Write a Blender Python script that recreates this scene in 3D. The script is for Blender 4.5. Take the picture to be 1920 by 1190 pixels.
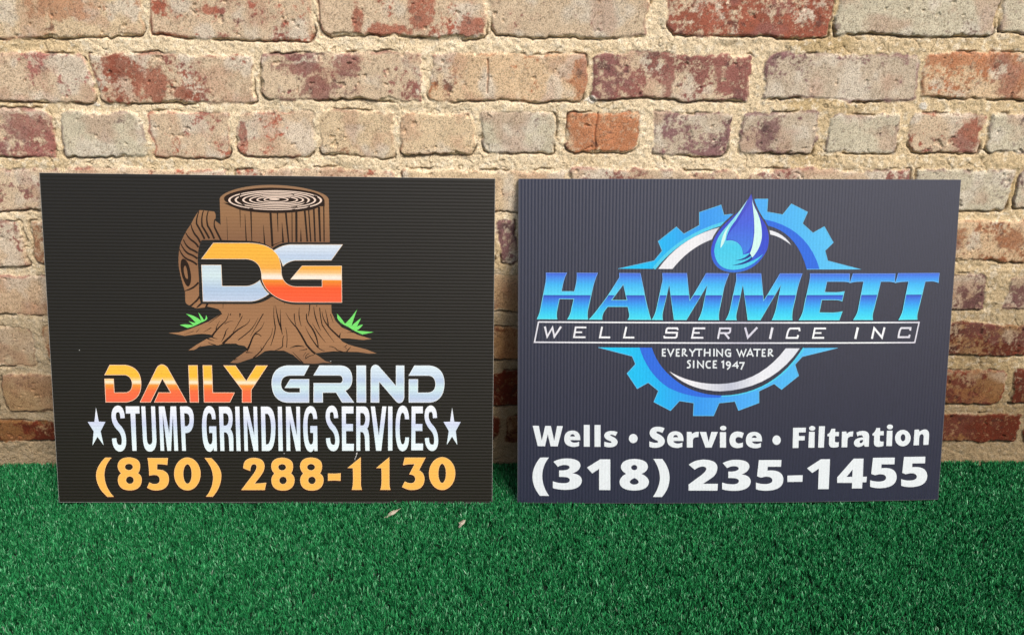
import bpy, bmesh, math, random
import numpy as np
from mathutils import Vector, Matrix
from mathutils.geometry import tessellate_polygon

for o in list(bpy.data.objects): bpy.data.objects.remove(o)
SC = bpy.context.scene; COL = SC.collection
R = math.radians

# ------------------------------------------------------------------ camera
F_PX, PITCH, YAW, ROLL = 1619.67, 0.37084, 0.03032, 0.01383
CAM_H, CAM_D = 0.69768, 1.16546
def cam_axes():
    f = Vector((math.sin(YAW)*math.cos(PITCH), math.cos(YAW)*math.cos(PITCH), -math.sin(PITCH)))
    r = f.cross(Vector((0, 0, 1))).normalized(); u = r.cross(f)
    r2 = r*math.cos(ROLL) + u*math.sin(ROLL); u2 = -r*math.sin(ROLL) + u*math.cos(ROLL)
    return r2, u2, f
cam_data = bpy.data.cameras.new('camera'); cam = bpy.data.objects.new('camera', cam_data); COL.objects.link(cam)
cr, cu, cf = cam_axes()
m = Matrix((cr, cu, -cf)).transposed().to_4x4(); m.translation = Vector((0, -CAM_D, CAM_H)); cam.matrix_world = m
cam_data.sensor_width = 36; cam_data.lens = F_PX/1920*36; cam_data.clip_start = 0.01; cam_data.clip_end = 200
SC.camera = cam

# ------------------------------------------------------------------ light
SUN_EL, SUN_AZ = R(48), R(146)            # azimuth: 0 = +Y, 90 deg = +X
w = bpy.data.worlds.new('World'); SC.world = w; w.use_nodes = True
nt = w.node_tree; nt.nodes.clear()
sky = nt.nodes.new('ShaderNodeTexSky'); sky.sky_type = 'NISHITA'; sky.sun_disc = False
sky.sun_elevation = SUN_EL; sky.sun_rotation = SUN_AZ; sky.dust_density = 4.0; sky.air_density = 0.9; sky.ozone_density = 0.6
bg = nt.nodes.new('ShaderNodeBackground'); bg.inputs[1].default_value = SKY_STRENGTH = 0.10
wo = nt.nodes.new('ShaderNodeOutputWorld'); nt.links.new(sky.outputs[0], bg.inputs[0]); nt.links.new(bg.outputs[0], wo.inputs[0])
sd = bpy.data.lights.new('sun', 'SUN'); sd.energy = 2.35; sd.angle = R(24); sd.color = (1.0, 0.945, 0.865)
sun = bpy.data.objects.new('sun', sd); COL.objects.link(sun)
sv = Vector((math.sin(SUN_AZ)*math.cos(SUN_EL), math.cos(SUN_AZ)*math.cos(SUN_EL), math.sin(SUN_EL)))
sun.rotation_euler = sv.to_track_quat('Z', 'Y').to_euler()
SC.view_settings.view_transform = 'Standard'; SC.view_settings.look = 'None'
SC.view_settings.exposure = 0.17; SC.view_settings.gamma = 1.0; SC.view_settings.use_curve_mapping = False
SC.render.engine = 'CYCLES'

# ------------------------------------------------------------------ helpers
def S(r, g, b, k=1.0):
    f = lambda c: (c/255/12.92 if c/255 <= .04045 else ((c/255+.055)/1.055)**2.4)*k
    return (f(r), f(g), f(b), 1)
def tag(o, label=None, cat=None, kind=None, group=None):
    if label: o['label'] = label
    if cat: o['category'] = cat
    if kind: o['kind'] = kind
    if group: o['group'] = group
    return o
def link(name, me, mat=None, parent=None):
    o = bpy.data.objects.new(name, me); COL.objects.link(o)
    if mat: me.materials.append(mat)
    if parent: o.parent = parent
    return o
def np_mesh(name, co, faces, attrs=None, smooth=False):
    """co (n,3), faces (m,k) -> mesh, optional point attributes"""
    me = bpy.data.meshes.new(name); n = len(co); mf, k = faces.shape
    me.vertices.add(n); me.vertices.foreach_set('co', np.ascontiguousarray(co, np.float32).ravel())
    me.loops.add(mf*k); me.loops.foreach_set('vertex_index', np.ascontiguousarray(faces, np.int32).ravel())
    me.polygons.add(mf); me.polygons.foreach_set('loop_start', np.arange(0, mf*k, k, dtype=np.int32))
    if smooth: me.polygons.foreach_set('use_smooth', np.ones(mf, bool))
    me.update(calc_edges=True)
    for nm, val in (attrs or {}).items():
        if val.ndim == 2:
            a = me.attributes.new(nm, 'FLOAT_COLOR', 'POINT')
            a.data.foreach_set('color', np.ascontiguousarray(np.c_[val, np.ones(n)], np.float32).ravel())
        else:
            a = me.attributes.new(nm, 'FLOAT', 'POINT'); a.data.foreach_set('value', np.ascontiguousarray(val, np.float32))
    return me
def vnoise(x, y, seed):
    rs = np.random.RandomState(seed); T = rs.rand(256, 256).astype(np.float32)
    xi = np.floor(x).astype(int); yi = np.floor(y).astype(int); fx = x-xi; fy = y-yi
    fx = fx*fx*(3-2*fx); fy = fy*fy*(3-2*fy)
    a = T[yi & 255, xi & 255]; b = T[yi & 255, (xi+1) & 255]; c = T[(yi+1) & 255, xi & 255]; d = T[(yi+1) & 255, (xi+1) & 255]
    return (a*(1-fx)+b*fx)*(1-fy)+(c*(1-fx)+d*fx)*fy
def fbm(x, y, scale, seed, octs=4, gain=.5):
    s = 0; a = 1; t = 0
    for i in range(octs):
        s = s+a*vnoise(x/scale*(2.03**i)+7.3*i, y/scale*(2.03**i)+3.1*i, seed+i*17); t += a; a *= gain
    return s/t
def sstep(a, b, x):
    t = np.clip((x-a)/(b-a), 0, 1); return t*t*(3-2*t)
def mix(a, b, t): return a+(b-a)*t[..., None]
def N(nt, t, **kw):
    n = nt.nodes.new(t)
    for k, v in kw.items(): setattr(n, k, v)
    return n

# ------------------------------------------------------------------ brick wall (relief mesh, old limewashed brick)
BRICKS = [(-829, -635, 620, 691, 'r', 0.6), (-627, -439, 623, 694, 'c', 0.8), (-430, -220, 626, 696, 'r', 0.78), (-213, -3, 629, 699, 'r', 0.74), (4, 208, 632, 702, 'p', 0.8), (231, 442, 636, 705, 'r', 0.3), (449, 659, 639, 708, 'g', 0.85), (665, 886, 642, 710, 'g', 0.8), (-724, -516, 541, 604, 'p', 0.72), (-510, -305, 544, 606, 'r', 0.62), (-296, -87, 547, 609, 'p', 0.6), (-79, 127, 550, 611, 'o', 0.85), (136, 343, 553, 614, 'p', 0.38), (362, 570, 556, 616, 'v', 0.75), (576, 789, 559, 619, 'o', 0.5), (-681, -572, 469, 532, 'p', 0.45), (-561, -458, 470, 532, 'g', 0.95), (-448, -343, 472, 533, 'r', 0.72), (-335, -231, 473, 534, 'r', 0.85), (-224, -123, 475, 534, 'c', 0.92), (-115, -16, 476, 535, 'c', 0.88), (-7, 93, 478, 536, 'g', 0.85), (106, 202, 479, 536, 'o', 0.15), (222, 326, 481, 537, 'v', 0.45), (339, 442, 482, 538, 'v', 0.75), (455, 552, 484, 539, 'g', 0.95), (568, 672, 486, 539, 'r', 0.45), (680, 786, 487, 540, 'g', 0.9), (-793, -575, 396, 453, 'p', 0.66), (-566, -351, 398, 455, 'r', 0.5), (-343, -124, 399, 457, 'r', 0.6), (-115, 106, 401, 458, 'c', 0.9), (115, 346, 403, 461, 'p', 0.6), (355, 580, 404, 463, 'p', 0.6), (589, 725, 406, 464, 'g', 0.95), (734, 957, 407, 466, 'g', 0.8), (-847, -637, 319, 381, 'p', 0.78), (-627, -403, 321, 383, 'c', 0.7), (-394, -167, 322, 385, 'r', 0.6), (-158, 8, 324, 387, 'c', 0.9), (16, 39, 325, 388, 'v', 0.1), (49, 305, 326, 389, 'c', 0.8), (314, 548, 328, 391, 'r', 0.5), (557, 793, 330, 393, 'o', 0.42), (802, 1018, 331, 395, 'r', 0.4), (-762, -536, 245, 306, 'p', 0.82), (-526, -299, 247, 307, 'r', 0.7), (-290, -57, 250, 308, 'r', 0.5), (-48, 188, 253, 310, 'c', 0.92), (197, 443, 255, 311, 'r', 0.5), (453, 727, 258, 313, 'v', 0.42), (755, 1002, 261, 315, 'v', 0.35), (-885, -657, 167, 226, 'g', 0.9), (-641, -406, 170, 228, 'c', 0.7), (-396, -167, 173, 230, 'r', 0.5), (-157, 83, 176, 231, 'c', 0.8), (92, 335, 179, 233, 'r', 0.5), (344, 589, 182, 235, 'r', 0.4), (598, 862, 185, 237, 'd', 0.28), (-949, -724, 92, 154, 'r', 0.5), (-714, -477, 94, 155, 'g', 0.9), (-467, -225, 96, 156, 'r', 0.5), (-216, -11, 98, 157, 'r', 0.5), (-1, 270, 101, 159, 'd', 0.06), (279, 529, 103, 160, 'r', 0.5), (538, 785, 105, 161, 'd', 0.4), (796, 1047, 107, 163, 'd', 0.25), (-880, -656, 43, 77, 'd', 0.35), (-646, -414, 42, 79, 'r', 0.5), (-404, -173, 42, 81, 'r', 0.5), (-163, 18, 41, 83, 'd', 0.3), (28, 283, 40, 85, 'd', 0.3), (293, 539, 40, 88, 'r', 0.5), (549, 823, 39, 90, 'd', 0.12), (833, 1068, 38, 93, 'd', 0.2)]
# courses above the frame
for k, zc in enumerate(range(746, 2240, 80)):
    for j in range(9):
        x0 = -1000+j*222+(k % 2)*108
        BRICKS.append((x0, x0+210, zc-33, zc+33, 'rpcgo'[(j*3+k) % 5], .75))
# bricks either side of the frame
_r = random.Random(5)
for (z0, z1, xa, xb) in ((620, 691, -840, 894), (541, 604, -735, 798), (469, 532, -690, 795), (396, 453, -802, 966), (319, 381, -856, 1027),
                         (245, 306, -771, 1011), (167, 226, -895, 872), (92, 154, -959, 1056), (43, 77, -889, 1077)):
    x = xa
    while x > -1600:
        BRICKS.append((x-214, x-4, z0, z1, _r.choice('rpcg'), _r.uniform(.5, .9))); x -= 222
    x = xb
    while x < 1600:
        BRICKS.append((x+2, x+210, z0+3, z1+3, _r.choice('rpvd'), _r.uniform(.3, .7))); x += 222
# bare patches where the wash has come off the brick (x, z, half sizes, mm)
BARE = [(-434, 566, 23, 23), (-400, 556, 12, 9), (-21, 642, 18, 14), (-167, 645, 7, 24), (-220, 563, 21, 18), (-245, 589, 27, 9), (-183, 592, 17, 15), (237, 580, 7, 28), (302, 595, 6, 20), (120, 582, 14, 28), (630, 609, 68, 11), (697, 584, 18, 27), (654, 508, 22, 24), (-326, 500, 6, 18), (-474, 587, 20, 15), (-607, 510, 33, 18), (-539, 659, 40, 13), (-350, 658, 15, 5), (437, 648, 14, 10), (-133, 635, 27, 9), (132, 504, 23, 25), (179, 504, 23, 25), (-85, 662, 15, 19), (377, 511, 13, 24), (655, 362, 23, 17), (747, 363, 23, 17)]
def build_wall():
    xs = np.concatenate([np.arange(-1.5, -.80, .006), np.arange(-.80, .86, .00105), np.arange(.86, 1.5, .006)])
    zs = np.concatenate([np.arange(-.03, .715, .00105), np.arange(.72, 1.12, .005), np.arange(1.13, 2.2, .012)])
    X, Z = np.meshgrid(xs*1000, zs*1000)        # millimetres
    # wandering of brick outlines
    WX = X+(fbm(X, Z, 55, 1, 3)-.5)*14+(fbm(X, Z, 9, 2, 3)-.5)*6
    WZ = Z+(fbm(X, Z, 70, 3, 3)-.5)*11+(fbm(X, Z, 8, 4, 3)-.5)*5.0
    sd = np.full(X.shape, 30.0); idx = np.full(X.shape, -1, int)
    rng = np.random.RandomState(11); par = rng.rand(len(BRICKS), 8)
    for i, (x0, x1, z0, z1, tone, cov) in enumerate(BRICKS):
        cx, cz, hx, hz = (x0+x1)/2, (z0+z1)/2, (x1-x0)/2, (z1-z0)/2
        jx0, jx1 = np.searchsorted(xs*1000, (x0-14, x1+14)); jz0, jz1 = np.searchsorted(zs*1000, (z0-14, z1+14))
        if jx1 <= jx0 or jz1 <= jz0: continue
        sl = (slice(jz0, jz1), slice(jx0, jx1))
        rot = (par[i, 0]-.5)*.02
        dx = WX[sl]-cx; dz = WZ[sl]-cz-dx*rot
        cs = [3+14*q**2.2 for q in par[i, (1, 5, 6, 7),]]
        rad = np.where(dx > 0, np.where(dz > 0, cs[0], cs[1]), np.where(dz > 0, cs[2], cs[3]))
        qx = np.abs(dx)-hx+rad; qz = np.abs(dz)-hz+rad
        d = np.hypot(np.maximum(qx, 0), np.maximum(qz, 0))+np.minimum(np.maximum(qx, qz), 0)-rad
        s = sd[sl]; better = d < s
        s[better] = d[better]; ii = idx[sl]; ii[better] = i
    inb = idx >= 0; ic = np.clip(idx, 0, None)
    P = par[ic]; cov = np.array([b[5] for b in BRICKS])[ic]
    cxs = np.array([(b[0]+b[1])/2 for b in BRICKS])[ic]; czs = np.array([(b[2]+b[3])/2 for b in BRICKS])[ic]
    hzs = np.array([(b[3]-b[2])/2 for b in BRICKS])[ic]
    smear0 = sstep(.56, .70, fbm(X, Z, 42, 23, 3))
    chip = (fbm(X, Z, 22, 21, 4)-.5)
    chip = chip+(fbm(X, Z, 5.5, 22, 3)-.5)*.9; mask = sstep(1.5, -1.5, sd+chip*5.0+smear0*3.0)
    mask = np.where(inb, mask, 0)
    # heights, mm
    hm = 4.2+(fbm(X, Z, 34, 31, 3)-.5)*3.2+(fbm(X, Z, 5.5, 32, 4, .62)-.5)*3.0
    smear = sstep(.50, .66, fbm(X, Z, 60, 33, 3))
    hm = hm+smear*1.8
    hb = 5.4+P[..., 2]*2.2+(X-cxs)*(P[..., 3]-.5)*.018+(Z-czs)*(P[..., 4]-.5)*.05
    hb = hb+(fbm(X, Z, 40, 41, 3)-.5)*2.2+(fbm(X, Z, 5, 42, 4, .6)-.5)*.55-1.2*sstep(-5, 0, sd)**2
    pit = sstep(.77, .83, fbm(X, Z, 10, 43, 3)); hb = hb-pit*2.2
    h = hm*(1-mask)+np.maximum(hb, hm-1.2)*mask
    # the open crack under and beside some bricks
    low = sstep(.2, 1.0, -(Z-czs)/hzs)
    crack_n = fbm(X+900, Z, 38, 51, 3)
    side = 1-low
    open_ = low*sstep(.34, .50, crack_n)+side*sstep(.60, .70, crack_n)*.75
    ring = np.exp(-((sd-.6)/1.05)**2)
    h = h-np.where(inb, ring*open_*6.5, 0)
    # hairline cracks in the mortar
    cn = fbm(X, Z, 26, 55, 3); hair = np.exp(-((cn-.5)/.006)**2)*(fbm(X, Z, 80, 56, 2) > .52)*(1-mask); h = h-hair*1.8
    # ---- colour
    spk = fbm(X, Z, 2.6, 61, 3, .7); spk2 = fbm(X, Z, 5.5, 62, 3, .6); big = fbm(X, Z, 150, 63, 3)
    mort = np.array([.86, .715, .495])*np.ones(X.shape+(3,))
    mort = mix(mort, np.array([.60, .45, .24])*np.ones(3), np.clip(sstep(.50, .68, big)*.6+sstep(150, 700, X)*.6, 0, 1))
    mort = mix(mort, np.array([.90, .80, .62]), sstep(.56, .70, spk2)*.7)
    mort = mix(mort, np.array([.25, .17, .09]), sstep(.64, .76, spk)*.55)
    mort = mix(mort, np.array([.17, .11, .05]), hair*.5)
    dirt_shade = sstep(420, 70, Z+(fbm(X, Z, 90, 64, 3)-.5)*260)  # light falloff towards the wall base painted into the colour, along with dirt
    mort = mix(mort, np.array([.22, .155, .085]), dirt_shade*.80)
    tones = {'r': (.42, .135, .085), 'p': (.36, .15, .125), 'o': (.44, .19, .095), 'c': (.45, .24, .14), 'g': (.30, .22, .19), 'v': (.25, .135, .135), 'd': (.20, .05, .028)}
    tarr = np.array([tones[b[4]] for b in BRICKS])[ic]
    tarr = tarr*(.8+.4*P[..., 5:6])*(.72+.56*fbm(X, Z, 24, 71, 4)[..., None])
    violet = sstep(.55, .70, fbm(X, Z, 46, 72, 3)); tarr = mix(tarr, np.array([.24, .13, .13]), violet*.45)
    darkp = sstep(.66, .76, fbm(X, Z, 13, 73, 4)); tarr = mix(tarr, np.array([.07, .045, .045]), darkp*.6)
    washes = np.array([{'g': (.62, .57, .43), 'c': (.70, .56, .37), 'o': (.70, .53, .34), 'd': (.38, .25, .13), 'v': (.58, .49, .37)}.get(b[4], (.67, .54, .38)) for b in BRICKS])[ic]
    washes = mix(washes, np.array([.70, .64, .53]), sstep(.50, .68, fbm(X, Z, 30, 74, 3))*.75)
    washes = mix(washes, np.array([.46, .25, .17]), sstep(.50, .70, fbm(X, Z, 36, 77, 4))*.42)
    washes = washes*(.93+.32*spk2[..., None])
    cn2 = fbm(X, Z, 48, 75, 5, .62)*.62+fbm(X, Z, 7, 76, 4, .66)*.38
    cn2 = cn2*.8+fbm(X, Z, 3.0, 85, 3, .75)*.2
    thr = .53+(cov-.5)*.28
    wmask = sstep(thr+.055, thr-.045, cn2)*.92
    bare = np.zeros(X.shape)
    for (px, pz, rx, rz) in BARE:
        bare = np.maximum(bare, sstep(1.25, .75, np.sqrt(((X-px)/rx)**2+((Z-pz)/rz)**2)+(fbm(X, Z, 9, 86, 4, .65)-.5)*1.7))
    wmask = wmask*(1-.86*bare)
    for (sx, sz0, sz1) in ((145, 482, 536), (-2, 560, 604), (-214, 628, 700)):   # vertical splits
        sl_ = np.exp(-((X-sx+(fbm(X, Z, 12, 87, 2)-.5)*5)/1.0)**2)*((Z > sz0) & (Z < sz1)); h = h-sl_*3.5; wmask = wmask*(1-.6*sl_)
    edge_bare = sstep(-5, -1, sd)*sstep(.5, .6, fbm(X, Z, 20, 78, 3)); wmask = wmask*(1-.75*edge_bare)
    brick = mix(tarr, washes, 0*wmask)*(1-wmask[..., None])+washes*wmask[..., None]
    brick = mix(brick, np.array([.13, .085, .065]), sstep(.63, .72, spk)*.50)
    brick = mix(brick, np.array([.55, .45, .33]), sstep(.66, .74, fbm(X+50, Z, 3.6, 79, 3, .7))*.5)
    brick = brick*(1-.62*dirt_shade[..., None]*np.array([.75, 1.0, 1.2]))
    col = mort*(1-mask[..., None])+brick*mask[..., None]
    crack_shade = np.where(inb, ring*open_, 0); col = col*(1-.65*np.clip(crack_shade, 0, 1)[..., None])  # shade in the open cracks, painted into the colour
    for (bx, bz, br) in ((-607, 326, 9), (584, 549, 8), (137, 553, 9), (-512, 540, 5), (2, 310, 6), (610, 396, 5)):   # white lime lumps
        dd = np.hypot(X-bx, (Z-bz)*1.5)+(spk2-.5)*9; k = sstep(br, br-3, dd); col = mix(col, np.array([.78, .74, .66]), k*.9); h = h+k*1.2
    Y = -(h-7.5)/1000
    nz, nx = X.shape
    co = np.stack([X/1000, Y, Z/1000], -1).reshape(-1, 3)
    a = np.arange(nz*nx).reshape(nz, nx)
    fc = np.stack([a[:-1, :-1], a[:-1, 1:], a[1:, 1:], a[1:, :-1]], -1).reshape(-1, 4)
    me = np_mesh('brick_wall', co, fc, {'Col': col.reshape(-1, 3)}, True)
    # closed top, sides and back so the wall has thickness
    bm = bmesh.new(); bm.from_mesh(me)
    mt = bpy.data.materials.new('old_brick'); mt.use_nodes = True; t = mt.node_tree; b = t.nodes['Principled BSDF']
    at = N(t, 'ShaderNodeAttribute', attribute_name='Col'); tc = N(t, 'ShaderNodeTexCoord')
    n1 = N(t, 'ShaderNodeTexNoise'); n1.inputs['Scale'].default_value = 620; n1.inputs['Detail'].default_value = 3; n1.inputs['Roughness'].default_value = .7
    rp = N(t, 'ShaderNodeValToRGB'); rp.color_ramp.elements[0].position = .34; rp.color_ramp.elements[0].color = (.62, .56, .50, 1)
    rp.color_ramp.elements[1].position = .56; rp.color_ramp.elements[1].color = (1.22, 1.22, 1.22, 1)
    mx = N(t, 'ShaderNodeMix', data_type='RGBA', blend_type='MULTIPLY'); mx.inputs[0].default_value = 1
    t.links.new(tc.outputs['Object'], n1.inputs['Vector']); t.links.new(n1.outputs['Fac'], rp.inputs[0])
    t.links.new(at.outputs['Color'], mx.inputs[6]); t.links.new(rp.outputs[0], mx.inputs[7]); t.links.new(mx.outputs[2], b.inputs['Base Color'])
    bp = N(t, 'ShaderNodeBump'); bp.inputs['Distance'].default_value = .0008; bp.inputs['Strength'].default_value = .75
    t.links.new(n1.outputs['Fac'], bp.inputs['Height']); t.links.new(bp.outputs[0], b.inputs['Normal'])
    b.inputs['Roughness'].default_value = .92; b.inputs['Specular IOR Level'].default_value = .25
    bm.free()
    # body behind the relief
    o = link('brick_wall', me, mt)
    tag(o, 'weathered limewashed red brick wall with sandy mortar behind both signs', 'wall')
    bb = bmesh.new(); bmesh.ops.create_cube(bb, size=1)
    for v in bb.verts: v.co = Vector((v.co.x*3.0, .055+v.co.y*.09, .985+v.co.z*2.03+.1))
    mb = bpy.data.meshes.new('wall_core'); bb.to_mesh(mb); bb.free()
    m2 = bpy.data.materials.new('brick_core'); m2.use_nodes = True
    b2 = m2.node_tree.nodes['Principled BSDF']; b2.inputs['Roughness'].default_value = .95
    n3 = N(m2.node_tree, 'ShaderNodeTexNoise'); n3.inputs['Scale'].default_value = 40
    r3 = N(m2.node_tree, 'ShaderNodeValToRGB'); r3.color_ramp.elements[0].color = (.2, .08, .05, 1); r3.color_ramp.elements[1].color = (.4, .25, .15, 1)
    m2.node_tree.links.new(n3.outputs['Fac'], r3.inputs[0]); m2.node_tree.links.new(r3.outputs[0], b2.inputs['Base Color'])
    link('wall_core', mb, m2, o)
build_wall()

# ------------------------------------------------------------------ ground and artificial turf
def build_turf():
    bm = bmesh.new()
    vs = [bm.verts.new(p) for p in ((-1.5, -1.6, -.006), (1.5, -1.6, -.006), (1.5, .02, -.006), (-1.5, .02, -.006))]
    bm.faces.new(vs); me = bpy.data.meshes.new('ground'); bm.to_mesh(me); bm.free()
    mt = bpy.data.materials.new('turf_backing'); mt.use_nodes = True; b = mt.node_tree.nodes['Principled BSDF']
    n = N(mt.node_tree, 'ShaderNodeTexNoise'); n.inputs['Scale'].default_value = 300
    r = N(mt.node_tree, 'ShaderNodeValToRGB'); r.color_ramp.elements[0].color = (.004, .02, .010, 1); r.color_ramp.elements[1].color = (.008, .045, .02, 1)
    mt.node_tree.links.new(n.outputs['Fac'], r.inputs[0]); mt.node_tree.links.new(r.outputs[0], b.inputs['Base Color']); b.inputs['Roughness'].default_value = .9
    tag(link('ground', me, mt), None, None, 'structure')
    rs = np.random.RandomState(3)
    def patch(n, x0, x1, y0, y1, wd):
        nt_ = n//4; tx = rs.uniform(x0, x1, nt_); ty = rs.uniform(y0, y1, nt_); q = rs.randint(0, nt_, n)
        x = tx[q]+rs.normal(0, .0008, n); y = ty[q]+rs.normal(0, .0008, n); tl = rs.normal(0, .18, (nt_, 2))[q]
        mm = 1000
        ang = fbm(x*mm, y*mm, 26, 101, 3)*5+rs.normal(0, 2.2, n)           # lean direction wanders in tufts
        lean = rs.uniform(.05, .55, n)+.2*(fbm(x*mm, y*mm, 60, 102, 2)-.5)
        L = rs.uniform(.0080, .0115, n)*(.8+.4*fbm(x*mm, y*mm, 40, 103, 2))
        dx = np.cos(ang)*lean*.6+tl[:, 0]; dy = np.sin(ang)*lean*.6+tl[:, 1]+.05
        fa = rs.uniform(0, np.pi, n); wx = np.cos(fa)*wd*rs.uniform(.6, 1.2, n); wy = np.sin(fa)*wd*rs.uniform(.6, 1.2, n)
        cx = rs.normal(0, .25, n); cy = rs.normal(0, .25, n)
        rows = []
        for k, (t, ww) in enumerate(((0, 1), (.4, 1), (.75, .85), (1, .35))):
            px = x+L*(dx*t**1.4+cx*t*(1-t)); py = y+L*(dy*t**1.4+cy*t*(1-t)); pz = -.0038+L*(t-.28*lean*t*t)
            tw = 1+.5*t; a = fa+tw
            rows.append(np.stack([px-wx*ww/2, py-wy*ww/2, pz], -1)); rows.append(np.stack([px+wx*ww/2, py+wy*ww/2, pz], -1))
        co = np.stack(rows, 1).reshape(-1, 3); base = (np.arange(n)*8)[:, None]
        f = np.concatenate([base+np.array(q) for q in ((0, 1, 3, 2), (2, 3, 5, 4), (4, 5, 7, 6))], 0)
        tint = np.repeat(rs.rand(n), 8); hh = np.tile(np.array([0, 0, .4, .4, .75, .75, 1, 1]), n)
        return co, f, tint, hh
    ps = [patch(400000, -.86, .92, -.47, .0, .00145), patch(60000, -1.45, -.86, -.8, 0, .0022), patch(55000, .92, 1.45, -.8, 0, .0022), patch(60000, -.86, .92, -.95, -.47, .0022)]
    off = 0; cos, fs, ts, hs = [], [], [], []
    for c, f, t, h in ps:
        cos.append(c); fs.append(f+off); ts.append(t); hs.append(h); off += len(c)
    co = np.concatenate(cos)
    # blades are kept out of the wall face
    co[:, 1] = np.minimum(co[:, 1], -.001)
    me = np_mesh('artificial_turf', co, np.concatenate(fs), {'tint': np.concatenate(ts), 'hgt': np.concatenate(hs)}, True)
    mt = bpy.data.materials.new('turf_blades'); mt.use_nodes = True; t = mt.node_tree; b = t.nodes['Principled BSDF']
    a1 = N(t, 'ShaderNodeAttribute', attribute_name='tint')
    r = N(t, 'ShaderNodeValToRGB'); e = r.color_ramp.elements; e[0].color = (.004, .062, .020, 1); e[1].color = (.050, .29, .115, 1)
    x = e.new(.5); x.color = (.016, .205, .062, 1); x = e.new(.9); x.color = (.045, .37, .12, 1); e[-1].color = (.20, .52, .29, 1)
    t.links.new(a1.outputs['Fac'], r.inputs[0]); t.links.new(r.outputs[0], b.inputs['Base Color'])
    b.inputs['Roughness'].default_value = .36; b.inputs['Specular IOR Level'].default_value = .38
    tag(link('artificial_turf', me, mt), 'short dark green artificial turf covering the floor in front of the brick wall', 'artificial turf', 'stuff')
build_turf()

# ------------------------------------------------------------------ the two corrugated plastic signs
SW, SH, ST = .6096, .4572, .004
class Sign:
    """panel-local frame: x across, z up the sheet, -y towards the viewer"""
    def __init__(s, name, label, corners, x, yb, tilt, yaw, roll, axis, bow, zb):
        s.axis, s.bow = axis, bow
        s.root = bpy.data.objects.new(name, None); COL.objects.link(s.root); s.root.empty_display_size = .1
        u = Vector((math.cos(yaw), math.sin(yaw), 0)); n = Vector((-u.y, u.x, 0))
        v = Vector((0, 0, 1))*math.cos(tilt)+n*math.sin(tilt)
        u2 = u*math.cos(roll)+v*math.sin(roll); v2 = v*math.cos(roll)-u*math.sin(roll)
        mm = Matrix((u2, v2.cross(u2), v2)).transposed().to_4x4(); mm.translation = Vector((x, -yb, zb)); s.root.matrix_world = mm
        tag(s.root, label, 'sign')
        src = corners; dst = [(-SW/2, SH), (SW/2, SH), (SW/2, 0), (-SW/2, 0)]
        A = []; B = []
        for (px, py), (a, b) in zip(src, dst):
            A.append([px, py, 1, 0, 0, 0, -a*px, -a*py]); B.append(a); A.append([0, 0, 0, px, py, 1, -b*px, -b*py]); B.append(b)
        s.h = np.append(np.linalg.solve(np.array(A, float), np.array(B, float)), 1).reshape(3, 3)
    def uv(s, px, py):
        q = s.h @ np.array([px, py, 1.0]); return q[0]/q[2], q[1]/q[2]
    def bend(s, x): return -s.bow*(1-(2*x/SW)**2)

def parse(d, n=9):
    """tiny path reader: M L Q C Z and E cx cy rx ry"""
    tok = d.replace(',', ' ').split(); out = []; cur = []; i = 0; cmd = None; p = (0, 0)
    def fl(k):
        nonlocal i
        v = [float(t) for t in tok[i:i+k]]; i += k; return v
    tk = []
    for t in tok:                                  # allow "M12"
        if t[0] in 'MLQCZE' and len(t) > 1: tk += [t[0], t[1:]]
        else: tk.append(t)
    tok = tk
    while i < len(tok):
        if tok[i] in 'MLQCZE': cmd = tok[i]; i += 1
        if cmd == 'Z':
            out.append((cur, True)); cur = []; continue
        if cmd == 'M':
            if cur: out.append((cur, False))
            x, y = fl(2); cur = [(x, y)]; p = (x, y); cmd = 'L'
        elif cmd == 'L':
            x, y = fl(2); cur.append((x, y)); p = (x, y)
        elif cmd == 'Q':
            a, b, x, y = fl(4)
            for k in range(1, n+1):
                t = k/n; cur.append(((1-t)**2*p[0]+2*t*(1-t)*a+t*t*x, (1-t)**2*p[1]+2*t*(1-t)*b+t*t*y))
            p = (x, y)
        elif cmd == 'E':
            cx, cy, rx, ry = fl(4)
            if cur: out.append((cur, False))
            out.append(([(cx+rx*math.cos(2*math.pi*k/44), cy+ry*math.sin(2*math.pi*k/44)) for k in range(44)], True)); cur = []
    if cur: out.append((cur, False))
    res = []
    for c, z in out:
        c2 = [c[0]]
        for q in c[1:]:
            if math.hypot(q[0]-c2[-1][0], q[1]-c2[-1][1]) > .3: c2.append(q)
        if z and len(c2) > 1 and math.hypot(c2[0][0]-c2[-1][0], c2[0][1]-c2[-1][1]) < .3: c2.pop()
        res.append((c2, z))
    return res
def remap(contours, src, dst):
    (a0, a1, b0, b1), (c0, c1, d0, d1) = src, dst
    return [([(c0+(x-a0)/(a1-a0)*(c1-c0), d0+(y-b0)/(b1-b0)*(d1-d0)) for x, y in c], z) for c, z in contours]
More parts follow.
